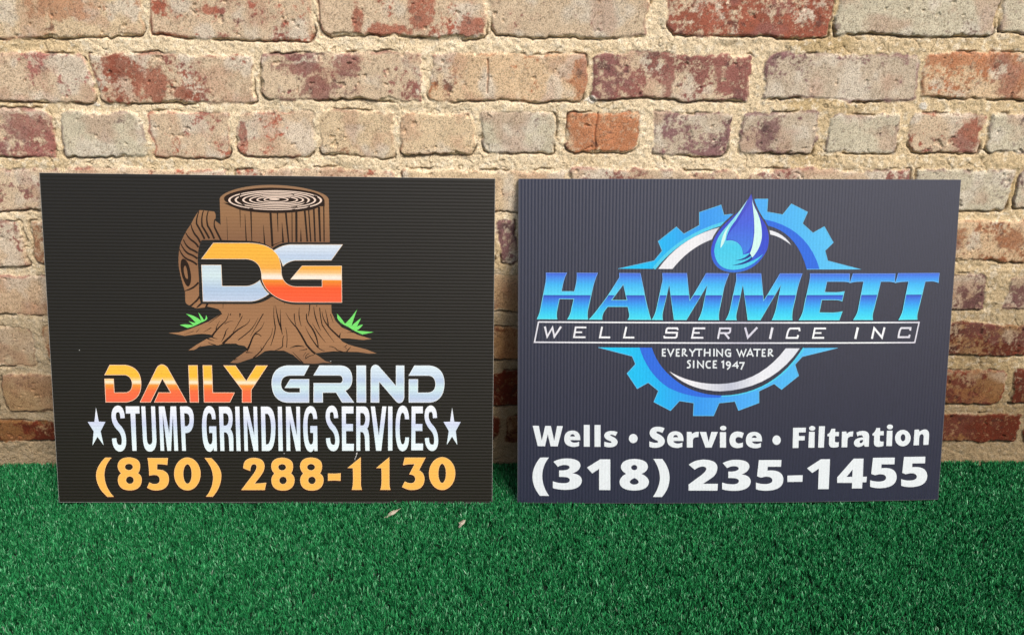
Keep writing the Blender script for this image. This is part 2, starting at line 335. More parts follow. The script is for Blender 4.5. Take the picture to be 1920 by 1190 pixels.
def offsets(pts, closed, wx, wy):
    n = len(pts); L, Rr = [], []
    for i in range(n):
        a = pts[i-1] if (i > 0 or closed) else pts[i]; b = pts[(i+1) % n] if (i < n-1 or closed) else pts[i]; c = pts[i]
        d1 = Vector((c[0]-a[0], c[1]-a[1])); d2 = Vector((b[0]-c[0], b[1]-c[1]))
        if d1.length < 1e-9: d1 = d2.copy()
        if d2.length < 1e-9: d2 = d1.copy()
        d1.normalize(); d2.normalize(); n1 = Vector((-d1.y, d1.x)); n2 = Vector((-d2.y, d2.x))
        nn = n1+n2
        if nn.length < 1e-6: nn = n1.copy()
        nn.normalize(); k = min(1/max(nn.dot(n1), .4), 2.2)
        wxi = wx[i] if hasattr(wx, '__len__') else wx; wyi = wy[i] if hasattr(wy, '__len__') else wy
        ox, oy = nn.x*k*wxi/2, nn.y*k*wyi/2
        L.append((c[0]+ox, c[1]+oy)); Rr.append((c[0]-ox, c[1]-oy))
    return L, Rr

class Art:
    """flat printed shapes gathered into one mesh on a sign"""
    def __init__(s, sign, crop, layer):
        s.sg, s.crop, s.layer = sign, crop, layer; s.v, s.f = [], []; s.k = 0; s.cuts = []
    def to(s, crop): s.crop = crop; return s
    def _p(s, x, y):
        ox, oy, sc = s.crop; u, v = s.sg.uv(ox+x/sc, oy+y/sc)
        return (u, -s.layer*.00007-(s.k % 12)*.000005, v)
    def fill(s, d, src=None, dst=None):
        cs = parse(d) if isinstance(d, str) else d
        if src: cs = remap(cs, src, dst)
        cs = [c for c, z in cs]
        pts = [[Vector((x, y, 0)) for x, y in c] for c in cs]
        tris = tessellate_polygon(pts); base = len(s.v)
        for c in cs:
            for x, y in c: s.v.append(s._p(x, y))
        for t in tris: s.f.append(tuple(base+i for i in t))
        s.k += 1; return s
    def stroke(s, d, w=10, w2=None, wm=None, nib=1.0, src=None, dst=None):
        """w start width, wm middle, w2 end; nib = vertical/horizontal thickness ratio"""
        cs = parse(d, 12) if isinstance(d, str) else d
        if src: cs = remap(cs, src, dst)
        for c, z in cs:
            if w2 is not None and not z:
                L = [0]
                for a, b in zip(c, c[1:]): L.append(L[-1]+math.hypot(a[0]-b[0], a[1]-b[1]))
                if len(c) == 2:
                    c = [(c[0][0]+(c[1][0]-c[0][0])*k/6, c[0][1]+(c[1][1]-c[0][1])*k/6) for k in range(7)]; L = [k/6 for k in range(7)]
                ws = []
                for l in L:
                    t = l/L[-1]
                    ws.append((w+(wm-w)*t*2 if t < .5 else wm+(w2-wm)*(t*2-1)) if wm is not None else w+(w2-w)*t)
                wx = ws; wy = [q*nib for q in ws]
            else: wx, wy = w, w*nib
            l, r = offsets(c, z, wx, wy); n = len(c); base = len(s.v)
            for a, b in zip(l, r): s.v.append(s._p(*a)); s.v.append(s._p(*b))
            for i in range(n if z else n-1):
                j = (i+1) % n; s.f.append((base+2*i, base+2*i+1, base+2*j+1, base+2*j))
            s.k += 1
        return s
    def cut(s):
        s.cuts.append((len(s.v), len(s.f))); return s
    def build(s, name, mat, parent=None, label=None):
        if s.cuts:                                  # separate pieces become separate objects of one name
            V, Fc = s.v, s.f; marks = [(0, 0)]+s.cuts+[(len(V), len(Fc))]; s.cuts = []; first = None
            for i, ((a, b), (c, d)) in enumerate(zip(marks, marks[1:])):
                s.v = V[a:c]; s.f = [tuple(q-a for q in f) for f in Fc[b:d]]
                o = s.build(name, mat, parent, label[i] if isinstance(label, (list, tuple)) else label); first = first or o
            return first
        bm = bmesh.new(); vs = [bm.verts.new(p) for p in s.v]
        for f in s.f:
            try: bm.faces.new([vs[i] for i in f])
            except ValueError: pass
        bmesh.ops.triangulate(bm, faces=[f for f in bm.faces if len(f.verts) > 3])
        bad = [f for f in bm.faces if f.calc_area() < 1e-12]
        if bad: bmesh.ops.delete(bm, geom=bad, context='FACES')
        if s.sg.bow:
            x = -SW/2+.012
            while x < SW/2:
                bmesh.ops.bisect_plane(bm, geom=bm.verts[:]+bm.edges[:]+bm.faces[:], plane_co=(x, 0, 0), plane_no=(1, 0, 0), dist=1e-7)
                x += .012
            for v in bm.verts: v.co.y += s.sg.bend(v.co.x)
        bm.normal_update()
        flip = [f for f in bm.faces if f.normal.y > 0]
        if flip: bmesh.ops.reverse_faces(bm, faces=flip)
        me = bpy.data.meshes.new(name); bm.to_mesh(me); bm.free()
        o = link(name, me, mat, parent or s.sg.root)
        if label: o['label'] = label
        return o

def vinyl(name, color=None, ramp=None, axis='x', ramp_axis='Z', rough=.42, spec=.28, depth=.00005, grain=.05):
    """printed corrugated plastic: colour or printed gradient, with the flutes as relief; axis = direction the flutes are counted along"""
    mt = bpy.data.materials.new(name); mt.use_nodes = True; t = mt.node_tree; b = t.nodes['Principled BSDF']
    tc = N(t, 'ShaderNodeTexCoord'); sp = N(t, 'ShaderNodeSeparateXYZ'); t.links.new(tc.outputs['Object'], sp.inputs[0])
    nz = N(t, 'ShaderNodeTexNoise'); nz.inputs['Scale'].default_value = 450; nz.inputs['Detail'].default_value = 2; t.links.new(tc.outputs['Object'], nz.inputs['Vector'])
    if ramp:
        lo, hi = ramp[0][0], ramp[-1][0]
        if lo > hi: ramp = ramp[::-1]; lo, hi = hi, lo
        mr = N(t, 'ShaderNodeMapRange'); mr.inputs[1].default_value = lo; mr.inputs[2].default_value = hi
        t.links.new(sp.outputs[ramp_axis], mr.inputs[0]); r = N(t, 'ShaderNodeValToRGB'); t.links.new(mr.outputs[0], r.inputs[0])
        e = r.color_ramp.elements; e[0].position = 0; e[0].color = ramp[0][1]; e[1].position = 1; e[1].color = ramp[-1][1]
        for p, c in ramp[1:-1]: x = e.new((p-lo)/(hi-lo)); x.color = c
        src = r.outputs[0]
    else:
        r = N(t, 'ShaderNodeRGB'); r.outputs[0].default_value = color; src = r.outputs[0]
    v = N(t, 'ShaderNodeMapRange'); v.inputs[1].default_value = .3; v.inputs[2].default_value = .7; v.inputs[3].default_value = 1-grain; v.inputs[4].default_value = 1+grain
    t.links.new(nz.outputs['Fac'], v.inputs[0])
    hs = N(t, 'ShaderNodeVectorMath', operation='SCALE'); t.links.new(src, hs.inputs[0]); t.links.new(v.outputs[0], hs.inputs['Scale'])
    t.links.new(hs.outputs[0], b.inputs['Base Color'])
    # flutes: rounded webs showing through the liner, slightly uneven
    n2 = N(t, 'ShaderNodeTexNoise'); n2.inputs['Scale'].default_value = 9; t.links.new(tc.outputs['Object'], n2.inputs['Vector'])
    ad = N(t, 'ShaderNodeMath', operation='MULTIPLY_ADD'); ad.inputs[1].default_value = 2*math.pi/.00462
    t.links.new(sp.outputs[axis.upper()], ad.inputs[0]); t.links.new(n2.outputs['Fac'], ad.inputs[2])
    sn = N(t, 'ShaderNodeMath', operation='SINE'); t.links.new(ad.outputs[0], sn.inputs[0])
    m1 = N(t, 'ShaderNodeMath', operation='MULTIPLY_ADD'); m1.inputs[1].default_value = .35; t.links.new(nz.outputs['Fac'], m1.inputs[0]); t.links.new(sn.outputs[0], m1.inputs[2])
    bp = N(t, 'ShaderNodeBump'); bp.inputs['Distance'].default_value = depth; bp.inputs['Strength'].default_value = 1.0
    t.links.new(m1.outputs[0], bp.inputs['Height']); t.links.new(bp.outputs[0], b.inputs['Normal'])
    b.inputs['Roughness'].default_value = rough; b.inputs['Specular IOR Level'].default_value = spec
    return mt

def panel(sg, body_mat, face_mat):
    """two liners joined by webs, so the open flutes show at the cut edges"""
    bm = bmesh.new(); n = 50
    def box(x0, x1, y0, y1, z0, z1, nx):
        for k in range(nx):
            xa = x0+(x1-x0)*k/nx; xb = x0+(x1-x0)*(k+1)/nx
            c = [(xa, y0, z0), (xb, y0, z0), (xb, y1, z0), (xa, y1, z0), (xa, y0, z1), (xb, y0, z1), (xb, y1, z1), (xa, y1, z1)]
            v = [bm.verts.new((p[0], p[1]+sg.bend(p[0]), p[2])) for p in c]
            fs = [(0, 1, 5, 4), (2, 3, 7, 6), (0, 3, 2, 1), (4, 5, 6, 7)]
            if k == 0: fs.append((0, 4, 7, 3))
            if k == nx-1: fs.append((1, 2, 6, 5))
            for f in fs: bm.faces.new([v[i] for i in f])
    box(-SW/2, SW/2, .0, .00035, 0, SH, n); box(-SW/2, SW/2, ST-.00035, ST, 0, SH, n)
    if sg.axis == 'z':
        k = 0
        while k*.00462 < SH-.0004: box(-SW/2+.0002, SW/2-.0002, .00037, ST-.00037, k*.00462+.0001, k*.00462+.0005, 12); k += 1
    else:
        k = 0
        while k*.00462 < SW-.0004: box(-SW/2+k*.00462+.0001, -SW/2+k*.00462+.0005, .00037, ST-.00037, .0002, SH-.0002, 1); k += 1
    bmesh.ops.remove_doubles(bm, verts=bm.verts, dist=1e-6)
    me = bpy.data.meshes.new('panel'); bm.to_mesh(me); bm.free(); p = link('panel', me, body_mat, sg.root)
    bm = bmesh.new(); e = .0004
    vs = []
    for k in range(n+1):
        x = -SW/2+e+(SW-2*e)*k/n; y = -.00006+sg.bend(x); vs.append((bm.verts.new((x, y, e)), bm.verts.new((x, y, SH-e))))
    for a, b in zip(vs, vs[1:]): bm.faces.new((a[0], b[0], b[1], a[1]))
    me = bpy.data.meshes.new('printed_face'); bm.to_mesh(me); bm.free(); link('printed_face', me, face_mat, p)

# ================================================================== left sign
A = Sign('stump_grinding_sign', 'black plastic sign with brown tree stump and orange phone number leaning on the brick wall',
         [(75, 324), (928.5, 333), (925.5, 939.5), (107, 938)], -0.297454, 0.110879, 0.237417, 0.001748, -0.005877, 'z', 0.0, .005)
BLACK = S(37, 34, 27, .8)
va = lambda n, **k: vinyl(n, axis='z', **k)
m_edge_w = va('cut_plastic_edge', color=(.36, .36, .34, 1), depth=.00003)
m_black = va('black_print', color=BLACK, rough=.36, spec=.5, depth=.00008, grain=.12)
panel(A, m_edge_w, m_black)
vA = lambda y, x=500: A.uv(x, y)[1]
K8 = (400, 340, 8); LB = (320, 380, 5.667); MR = (310, 560, 9.143); NR = (500, 560, 9.143); JM = (360, 440, 6.4)
m_bark = va('bark_print', ramp=[(vA(345), S(172, 134, 100, .74)), (vA(400), S(170, 128, 90, .74)), (vA(450), S(150, 110, 80, .74)), (vA(570), S(176, 130, 92, .74)), (vA(640), S(186, 138, 98, .74)), (vA(680), S(150, 112, 84, .74))])
m_dark = va('dark_line_print', color=S(44, 30, 20, .9))
m_cream = va('cream_ring_print', color=S(246, 222, 204, .9))
m_green = va('grass_print', color=S(126, 238, 118, .85))
stump = Art(A, K8, 2)
stump.fill('M95 260 Q95 185 330 110 Q560 45 870 45 Q1250 50 1520 130 Q1720 190 1730 260 L1745 900 L1745 1100 L100 1100 L-10 860 Q10 700 22 570 L108 640 Z')
stump.to(LB).fill('M310 70 L460 85 Q490 110 470 180 L525 220 L540 385 L330 385 Q290 430 285 600 L298 800 L298 960 L310 1040 L200 1075 Q155 1060 152 1030 L150 930 Q85 720 82 640 Q75 480 120 380 Q160 290 215 220 Q260 120 310 70 Z')
stump.fill('M215 1085 L300 1015 L330 1050 L385 1062 L362 1095 L270 1105 Z')
stump.to(MR).fill('M700 -60 L700 100 L830 130 L905 150 L945 190 L955 222 L735 360 L600 415 L400 492 L220 545 L45 555 L320 605 L560 572 L650 570 L775 585 L820 620 L780 630 L700 655 L520 760 L385 852 L480 845 L600 785 L760 762 L900 765 L960 745 L1010 735 L1200 735 L1250 760 L1350 775 L1400 820 L1380 860 L1210 980 L1100 1065 L1240 1068 L1500 980 L1560 960 L1700 865 L1797 850 L1900 855 L2027 855 L2187 930 L2267 1000 L2357 1072 L2537 1080 L2607 1075 L2700 1060 L2857 1068 L2737 1030 L2637 955 L2560 905 L2577 900 L2737 880 L2887 865 L2987 870 L3297 877 L3487 905 L3627 902 L3437 830 L3237 780 L3137 750 L3027 695 L2987 642 L3137 645 L3387 672 L3537 656 L3287 580 L3187 530 L3027 458 L2917 350 L2847 200 L2837 -60 Z')
so = stump.build('tree_stump_emblem', m_bark, label='brown cut tree stump with spreading roots printed above the lettering')
cut = Art(A, K8, 3)
cut.fill('M160 240 Q175 180 400 130 Q620 85 880 85 Q1240 90 1500 150 Q1650 195 1668 280 L1668 360 L1600 360 Q1500 420 1380 425 Q1150 468 850 462 Q560 450 400 415 Q250 360 150 310 L240 318 Q150 290 160 240 Z')
for a in ((200, 520, 212, 860, 4, 8), (398, 400, 405, 680, 14, 4), (472, 480, 492, 885, 6, 20), (562, 430, 575, 890, 22, 12), (748, 640, 770, 960, 4, 26), (855, 445, 885, 960, 32, 32), (960, 455, 968, 740, 18, 8), (1028, 600, 1045, 900, 4, 30),
          (1085, 450, 1128, 900, 28, 22), (1178, 450, 1180, 890, 12, 14), (1243, 430, 1245, 890, 34, 32), (1310, 690, 1312, 885, 3, 26), (1368, 415, 1408, 885, 28, 26), (1428, 420, 1460, 885, 18, 22), (1505, 400, 1525, 885, 26, 24), (1582, 370, 1602, 885, 34, 26), (1655, 350, 1660, 885, 18, 18), (1040, 880, 880, 940, 4, 14), (690, 880, 690, 900, 6, 8)):
    cut.stroke('M%d %d L%d %d' % a[:4], a[4], a[5])
cut.to(LB)
for d in ('M300 85 Q270 160 275 215 Q320 290 360 375', 'M350 75 Q320 150 335 240 Q380 310 410 370', 'M400 80 Q370 150 395 240 Q430 290 462 372', 'M470 165 Q450 230 480 280 Q510 340 535 388', 'M218 222 Q220 270 260 330 Q300 370 312 415',
          'M160 310 Q190 370 240 400 Q280 430 292 462', 'M135 380 Q160 450 210 480 Q260 500 285 522', 'M108 425 Q140 500 190 530 Q250 550 282 582', 'M92 480 Q120 560 180 590 Q240 610 278 645', 'M150 918 Q240 900 292 830', 'M200 1078 Q280 1030 305 975', 'M272 1098 L330 1045', 'M365 1095 L390 1055'):
    cut.stroke(d, 9, 20, 19)
cut.fill('M125 582 Q165 575 195 660 Q225 760 210 830 Q190 905 155 850 Q105 760 103 650 Q105 590 125 582 Z')
cut.to(MR)
for d, a, b, c in (('M965 220 L735 390', 16, 6, None), ('M1080 220 Q1060 320 1000 380 Q880 480 795 605', 6, 34, None), ('M1160 345 Q1080 350 1010 400', 3, 14, None), ('M930 345 Q880 410 860 500', 3, 18, None), ('M780 465 L640 545', 12, 3, None), ('M480 525 L310 580', 8, 3, None),
                   ('M575 488 L520 540', 4, 10, None), ('M1315 265 Q1230 430 1150 545', 14, 8, None), ('M1445 310 Q1440 380 1350 430 Q1200 510 1100 620 Q1010 700 975 742', 6, 40, 24), ('M1080 470 Q1030 500 1020 570 Q990 650 950 705', 4, 6, 24), ('M1590 285 Q1530 420 1460 500 Q1350 600 1240 675', 3, 16, 16),
                   ('M1675 225 Q1600 350 1540 460 Q1480 560 1450 610', 18, 4, 14), ('M1690 360 Q1660 480 1560 540 Q1500 590 1470 680 Q1430 790 1390 860', 4, 36, 24), ('M1640 615 Q1600 560 1530 575', 10, 20, None), ('M1860 80 Q1840 250 1880 450 Q1880 550 1800 770', 5, 10, 20),
                   ('M1887 80 Q1900 220 1950 400 Q1985 480 2000 580', 5, 12, 26), ('M1830 470 Q1830 600 1750 680 Q1690 780 1640 850 Q1580 920 1500 980', 6, 24, 14), ('M1630 780 L1640 850', 4, 14, None), ('M1115 225 L1106 258', 16, 14, None), ('M1275 220 L1270 290', 30, 8, None),
                   ('M885 660 L775 622', 4, 20, None), ('M830 690 L710 650', 4, 20, None), ('M725 715 Q780 745 860 765', 8, 18, None), ('M1500 890 L1370 885', 4, 22, None), ('M985 50 L982 130', 12, 5, None), ('M1230 1000 L1170 1010', 3, 20, None), ('M600 772 L540 815', 10, 4, None)):
    cut.stroke(d, a, b, c)
cut.to(NR)
for d, a, b, c in (('M230 150 Q225 350 245 500', 5, 26, None), ('M320 460 Q360 600 335 800', 8, 14, None), ('M290 600 Q265 650 270 780 Q230 820 140 852', 10, 10, 18), ('M320 205 Q400 360 500 450 Q600 600 660 720 Q700 800 830 910', 5, 34, 30), ('M470 225 Q465 320 500 430', 18, 10, None),
                   ('M560 120 Q530 250 590 440', 5, 6, 18), ('M680 225 Q670 330 720 400 Q860 560 880 790 Q900 840 990 860', 16, 8, 28), ('M735 70 Q730 180 708 270', 18, 12, None), ('M655 440 Q720 600 875 800', 4, 22, 16), ('M780 385 Q870 560 1010 715', 4, 4, 16), ('M805 100 Q810 280 925 515', 6, 6, 22),
                   ('M905 120 Q920 300 950 420 Q1040 560 1155 710', 14, 4, 18), ('M945 190 Q960 330 1040 420 Q1080 480 1255 635', 8, 30, 24), ('M1000 150 Q1040 300 1055 440', 6, 24, None), ('M1090 230 L1140 380', 12, 5, None), ('M1265 550 L1240 630', 8, 30, None), ('M1380 550 Q1430 530 1510 545', 4, 20, None),
                   ('M1070 785 Q1160 780 1200 840 Q1230 860 1300 872', 10, 16, None), ('M1380 755 L1320 800', 12, 6, None), ('M1440 790 L1370 870', 8, 22, None), ('M390 815 Q510 750 640 790', 4, 6, 26), ('M550 855 L690 830', 4, 16, None), ('M440 880 Q560 1000 625 1070', 6, 18, None),
                   ('M670 890 Q630 920 625 960', 10, 4, None), ('M730 900 Q650 930 668 990 Q720 940 805 930', 8, 10, 14), ('M1350 790 L1365 825', 8, 12, None), ('M1280 455 L1340 470', 4, 14, None), ('M855 80 L855 105', 18, 6, None), ('M300 40 L305 65', 10, 4, None)):
    cut.stroke(d, a, b, c)
cut.build('bark_grain', m_dark, so)
ring = Art(A, K8, 4)
for cx, cy, rx, ry, wd in ((927, 271, 688, 140, 26), (930, 268, 596, 116, 26), (940, 267, 492, 92, 27), (948, 266, 398, 69, 25), (958, 265, 300, 49, 24), (940, 262, 175, 33, 22)):
    ring.stroke('E %d %d %d %d' % (cx, cy, rx, ry), wd*1.15, nib=.45)
ring.fill('E 915 256 78 15')
ring.build('growth_rings', m_cream, so)
ring = Art(A, LB, 4).fill('M150 655 Q172 660 182 790 Q160 810 140 730 Q130 665 150 655 Z')
ring.build('branch_knot', m_bark, so)
# dark gaps that break up the rings
gap = Art(A, K8, 5)
for d, a, b in (('M440 150 Q370 200 400 250', 3, 26), ('M560 130 L640 120', 3, 12), ('M1450 355 L1400 395', 8, 34), ('M1230 400 L1180 415', 8, 24), ('M600 395 L540 398', 8, 26), ('M1120 290 L1165 235', 6, 30), ('M1400 270 Q1400 310 1330 330', 26, 6), ('M1160 175 L1210 190', 4, 14), ('M370 275 Q400 320 470 345', 4, 14), ('M700 210 L740 190', 4, 14), ('M1500 190 L1560 225', 4, 24), ('M1160 375 L1260 365', 3, 12)):
    gap.stroke(d, a, b); gap.cut()
gap.cuts.pop()
gap.build('ring_crack', m_dark, so)
g = Art(A, MR, 5); g.fill('M348 230 Q500 250 610 350 L560 205 Q620 270 655 335 Q685 330 692 250 L715 300 Q710 340 600 380 Q480 450 370 470 L240 418 Q350 395 470 425 Q430 380 385 350 Q450 375 515 385 Q450 300 348 230 Z').build('grass_tuft', m_green, so)
g = Art(A, NR, 5); g.fill('M1205 225 Q1290 310 1340 395 Q1420 330 1550 150 Q1500 280 1455 430 Q1530 360 1615 300 Q1580 380 1545 445 Q1600 410 1650 410 Q1600 480 1540 512 L1835 537 L1640 578 Q1500 520 1400 450 Q1250 390 1210 300 Z').build('grass_tuft', m_green, so)
# monogram
ORR = [(vA(452), S(253, 188, 66, .9)), (vA(480), S(250, 186, 70, .9)), (vA(500), S(248, 178, 76, .9)), (vA(508), S(250, 205, 140, .9)), (vA(514), S(252, 240, 222, .9)), (vA(520), S(250, 240, 225, .9)), (vA(521.5), S(244, 150, 52, .9)), (vA(536), S(252, 98, 52, .9)), (vA(566), S(255, 104, 68, .9))]
BLR = [(vA(452), S(228, 240, 250, .9)), (vA(478), S(192, 212, 238, .9)), (vA(496), S(208, 228, 240, .9)), (vA(515), S(214, 236, 242, .9)), (vA(540), S(180, 204, 232, .9)), (vA(566), S(200, 216, 240, .9))]
mo = Art(A, JM, 6).fill('M85 235 L215 60 L270 48 L680 60 Q870 70 960 150 Q1050 78 1170 76 L1650 76 L1835 90 L1705 310 L1820 335 L1825 818 L1240 815 Q1080 810 965 715 Q850 808 690 810 L100 810 L82 330 Z').build('monogram', m_black, label='interlocked orange and pale blue DG letters')
orange = 'M255 85 L680 85 Q950 90 1030 240 Q1070 320 1070 440 Q1090 590 1240 603 L1560 603 L1560 515 L1183 515 L1320 355 L1795 355 L1798 790 L1240 790 Q1030 780 900 640 Q830 550 833 470 Q825 290 650 275 L112 275 Z'
blues = ('M112 347 L348 347 L358 597 L650 597 Q740 590 812 527 Q850 630 922 690 Q800 778 690 780 L130 780 Z', 'M1805 103 L1670 288 L1240 290 Q1150 300 1090 360 Q1060 250 975 178 Q1060 115 1170 103 Z')
Art(A, JM, 7).fill(orange).build('orange_band', va('orange_gradient', ramp=ORR), mo)
b = Art(A, JM, 7)
for d in blues: b.fill(d)
b.build('blue_band', va('steel_gradient', ramp=BLR), mo)
b = Art(A, JM, 8)
for d in (orange,)+blues: b.stroke(d, 5)
b.build('highlight_edge', va('pale_edge_print', color=S(250, 226, 200, .9)), mo)
# title
C1 = (180, 670, 8); C2 = (400, 670, 8); C3 = (600, 670, 8)
daily = [(C1, 'M195 85 L430 85 Q665 120 665 365 Q665 610 440 640 L133 640 L118 292 L252 292 L262 497 L440 497 Q530 480 532 365 Q520 245 420 232 L120 232 Z'),
         (C1, 'M648 640 L905 120 Q975 35 1060 120 L1350 640 L862 640 L930 497 L1110 497 L985 285 L805 640 Z'), (C1, 'M1378 90 L1513 90 L1530 640 L1400 640 Z'),
         (C1, 'M1595 90 L1728 90 L1742 497 L2070 497 L1998 640 L1612 640 Z'), (C2, 'M150 92 L325 92 L488 325 L635 92 L805 92 L562 455 L562 642 L425 642 L425 455 Z')]
grind = [(C2, 'M1432 92 L1100 92 Q870 120 872 365 Q880 620 1100 642 L1430 642 L1430 297 L1150 297 L1072 422 L1297 422 L1297 497 L1130 497 Q1005 480 1008 365 Q1010 245 1140 237 L1355 237 Z'),
         (C2, 'M1590 92 L1900 92 Q2080 100 2080 290 Q2080 420 1975 465 L2105 640 L1932 640 L1842 492 L1637 492 L1637 640 L1503 640 L1503 355 L1900 355 Q1945 345 1942 295 Q1935 240 1890 235 L1503 235 Z'),
         (C3, 'M550 92 L687 92 L690 640 L553 640 Z'), (C3, 'M765 640 L765 165 Q770 85 835 80 Q870 85 890 110 L1145 400 L1145 92 L1265 92 L1265 560 Q1255 645 1190 648 Q1160 640 1140 615 L887 325 L887 640 Z'),
         (C3, 'M1422 92 L1640 92 Q1870 110 1872 365 Q1860 630 1640 640 L1340 640 L1340 297 L1472 297 L1472 497 L1640 497 Q1740 480 1742 365 Q1735 245 1635 237 L1340 237 Z')]
m_halo = va('brown_halo_print', color=S(64, 26, 8, .8))
t1 = Art(A, C1, 4)
for c, d in daily: t1.to(c).fill(d)
t1o = t1.build('title_lettering', va('sunset_gradient', ramp=[(vA(680), S(252, 200, 76, .9)), (vA(703), S(253, 196, 62, .9)), (vA(709), S(254, 214, 130, .9)), (vA(713), S(253, 240, 212, .9)), (vA(716), S(253, 226, 180, .9)), (vA(719), S(246, 160, 62, .9)), (vA(730), S(252, 118, 70, .9)), (vA(750), S(255, 110, 78, .9))]), label='word DAILY in yellow to coral letters')
h = Art(A, C1, 3)
for c, d in daily: h.to(c).stroke(d, 26)
h.build('halo', m_halo, t1o)
h = Art(A, C1, 5)
for c, d in daily: h.to(c).stroke(d, 7)
h.build('highlight_edge', va('peach_edge_print', color=S(255, 222, 190, .9)), t1o)
t1 = Art(A, C2, 4)
for c, d in grind: t1.to(c).fill(d)
t2o = t1.build('title_lettering', va('chrome_gradient', ramp=[(vA(681), S(220, 238, 248, .95)), (vA(700), S(200, 220, 240, .95)), (vA(708), S(186, 206, 234, .95)), (vA(722), S(208, 234, 240, .95)), (vA(738), S(186, 208, 234, .95)), (vA(750), S(202, 212, 236, .95))]), label='word GRIND in pale steel blue letters')
h = Art(A, C2, 5)
for c, d in grind: h.to(c).stroke(d, 8)
h.build('highlight_edge', va('white_edge_print', color=S(240, 248, 252, .95)), t2o)
# service line
D1 = (160, 750, 8); D2 = (370, 750, 8); D3 = (630, 750, 8)
SS = 'M543 240 Q540 100 475 100 Q408 105 410 215 Q413 300 480 375 Q565 450 563 590 Q560 690 497 690 Q420 680 415 540'
sv_ = [(D1, 'M592 62 L798 62 L798 170 L735 170 L752 728 L688 728 L662 170 L592 170 Z'), (D1, 'M825 62 L885 62 L908 560 Q915 635 950 635 Q990 635 990 560 L972 62 L1032 62 L1052 560 Q1050 740 950 740 Q860 735 848 560 Z'),
       (D1, 'M1088 62 L1175 62 L1245 470 L1265 62 L1350 62 L1378 728 L1320 728 L1300 190 L1270 728 L1215 728 L1145 160 L1168 728 L1112 728 Z'), (D1, 'M1408 62 L1510 62 Q1615 70 1615 260 Q1610 455 1500 462 L1485 462 L1495 728 L1437 728 Z M1470 165 L1500 165 Q1555 175 1552 260 Q1550 355 1500 360 L1480 360 Z'),
       (D2, 'M265 255 L208 255 Q205 160 165 160 Q122 160 125 350 Q130 630 180 632 Q215 630 215 550 L215 460 L168 460 L165 360 L272 360 L283 730 L235 730 L232 680 Q215 742 170 742 Q60 735 58 360 Q62 60 165 55 Q260 60 265 255 Z'),
       (D2, 'M313 65 L440 65 Q515 80 520 240 Q520 360 485 405 Q530 450 530 560 L532 730 L470 730 L462 560 Q455 455 405 450 L388 450 L395 730 L335 730 Z M378 165 L415 165 Q460 175 460 260 Q458 345 410 350 L382 350 Z'),
       (D2, 'M558 65 L622 65 L640 730 L578 730 Z'), (D2, 'M680 65 L748 65 L845 500 L832 65 L888 65 L905 730 L835 730 L738 270 L750 730 L697 730 Z'), (D2, 'M945 65 L1050 65 Q1160 80 1165 380 Q1160 720 1060 730 L960 730 Z M1010 170 L1040 172 Q1095 190 1100 390 Q1095 620 1045 632 L1020 632 Z'),
       (D2, 'M1200 65 L1262 65 L1277 730 L1212 730 Z'), (D2, 'M1322 65 L1395 65 L1487 500 L1478 65 L1535 65 L1542 730 L1475 730 L1380 270 L1390 730 L1332 730 Z'),
       (D2, 'M1795 250 L1735 250 Q1730 158 1695 158 Q1648 160 1648 350 Q1650 630 1698 635 Q1735 630 1735 550 L1735 458 L1690 458 L1690 355 L1795 355 L1800 730 L1752 730 L1748 690 Q1730 745 1690 745 Q1585 735 1583 360 Q1590 60 1695 55 Q1785 60 1795 250 Z'),
       (D3, 'M85 62 L262 62 L262 168 L148 168 L148 325 L255 325 L255 432 L150 432 L152 622 L270 622 L268 728 L90 728 Z'), (D3, 'M303 62 L430 62 Q500 75 505 240 Q502 355 468 395 Q500 440 502 560 L505 728 L442 728 L435 560 Q430 450 385 445 L365 445 L365 728 L305 728 Z M365 160 L395 160 Q440 170 442 255 Q438 345 395 348 L365 348 Z'),
       (D3, 'M523 62 L585 62 L645 500 L697 62 L760 62 L682 728 L605 728 Z'), (D3, 'M785 62 L850 62 L850 725 L785 725 Z'), (D3, 'M1102 255 L1040 255 Q1035 158 1003 155 Q962 160 960 390 Q962 625 1003 632 Q1040 630 1045 527 L1102 527 Q1095 730 1003 735 Q900 730 897 390 Q900 55 1003 48 Q1095 55 1102 255 Z'),
       (D3, 'M1140 62 L1310 62 L1310 165 L1198 165 L1198 325 L1303 325 L1303 430 L1198 430 L1198 618 L1315 618 L1312 720 L1135 720 Z')]
m_ice = va('ice_gradient', ramp=[(vA(757), S(238, 244, 250)), (vA(778), S(222, 230, 246)), (vA(790), S(204, 214, 240)), (vA(802), S(208, 224, 240)), (vA(822), S(222, 240, 246)), (vA(843), S(230, 244, 248))])
sl = Art(A, D1, 4)
box = (377, 597, 50, 742)
sl.to(D1).stroke(SS, 66, nib=1.5)
for i, (c, d) in enumerate(sv_):
    if i in (4, 12): sl.cut()
    sl.to(c).fill(d)
sl.to(D3).stroke(SS, 62, nib=1.55, src=box, dst=(-158, 50, 48, 738)); sl.to(D3).stroke(SS, 62, nib=1.55, src=box, dst=(1335, 1545, 46, 735))
sl.build('service_lettering', m_ice, label=('pale word STUMP', 'pale word GRINDING', 'pale word SERVICES'))
Art(A, D1, 4).fill('M145 80 L185 290 L285 295 L212 435 L255 645 L165 518 L88 648 L108 435 L18 295 L120 295 Z').build('star', m_ice)
Art(A, D3, 4).fill('M1752 80 L1785 290 L1882 295 L1808 430 L1832 640 L1752 515 L1672 640 L1702 430 L1622 293 L1722 290 Z').build('star', m_ice)
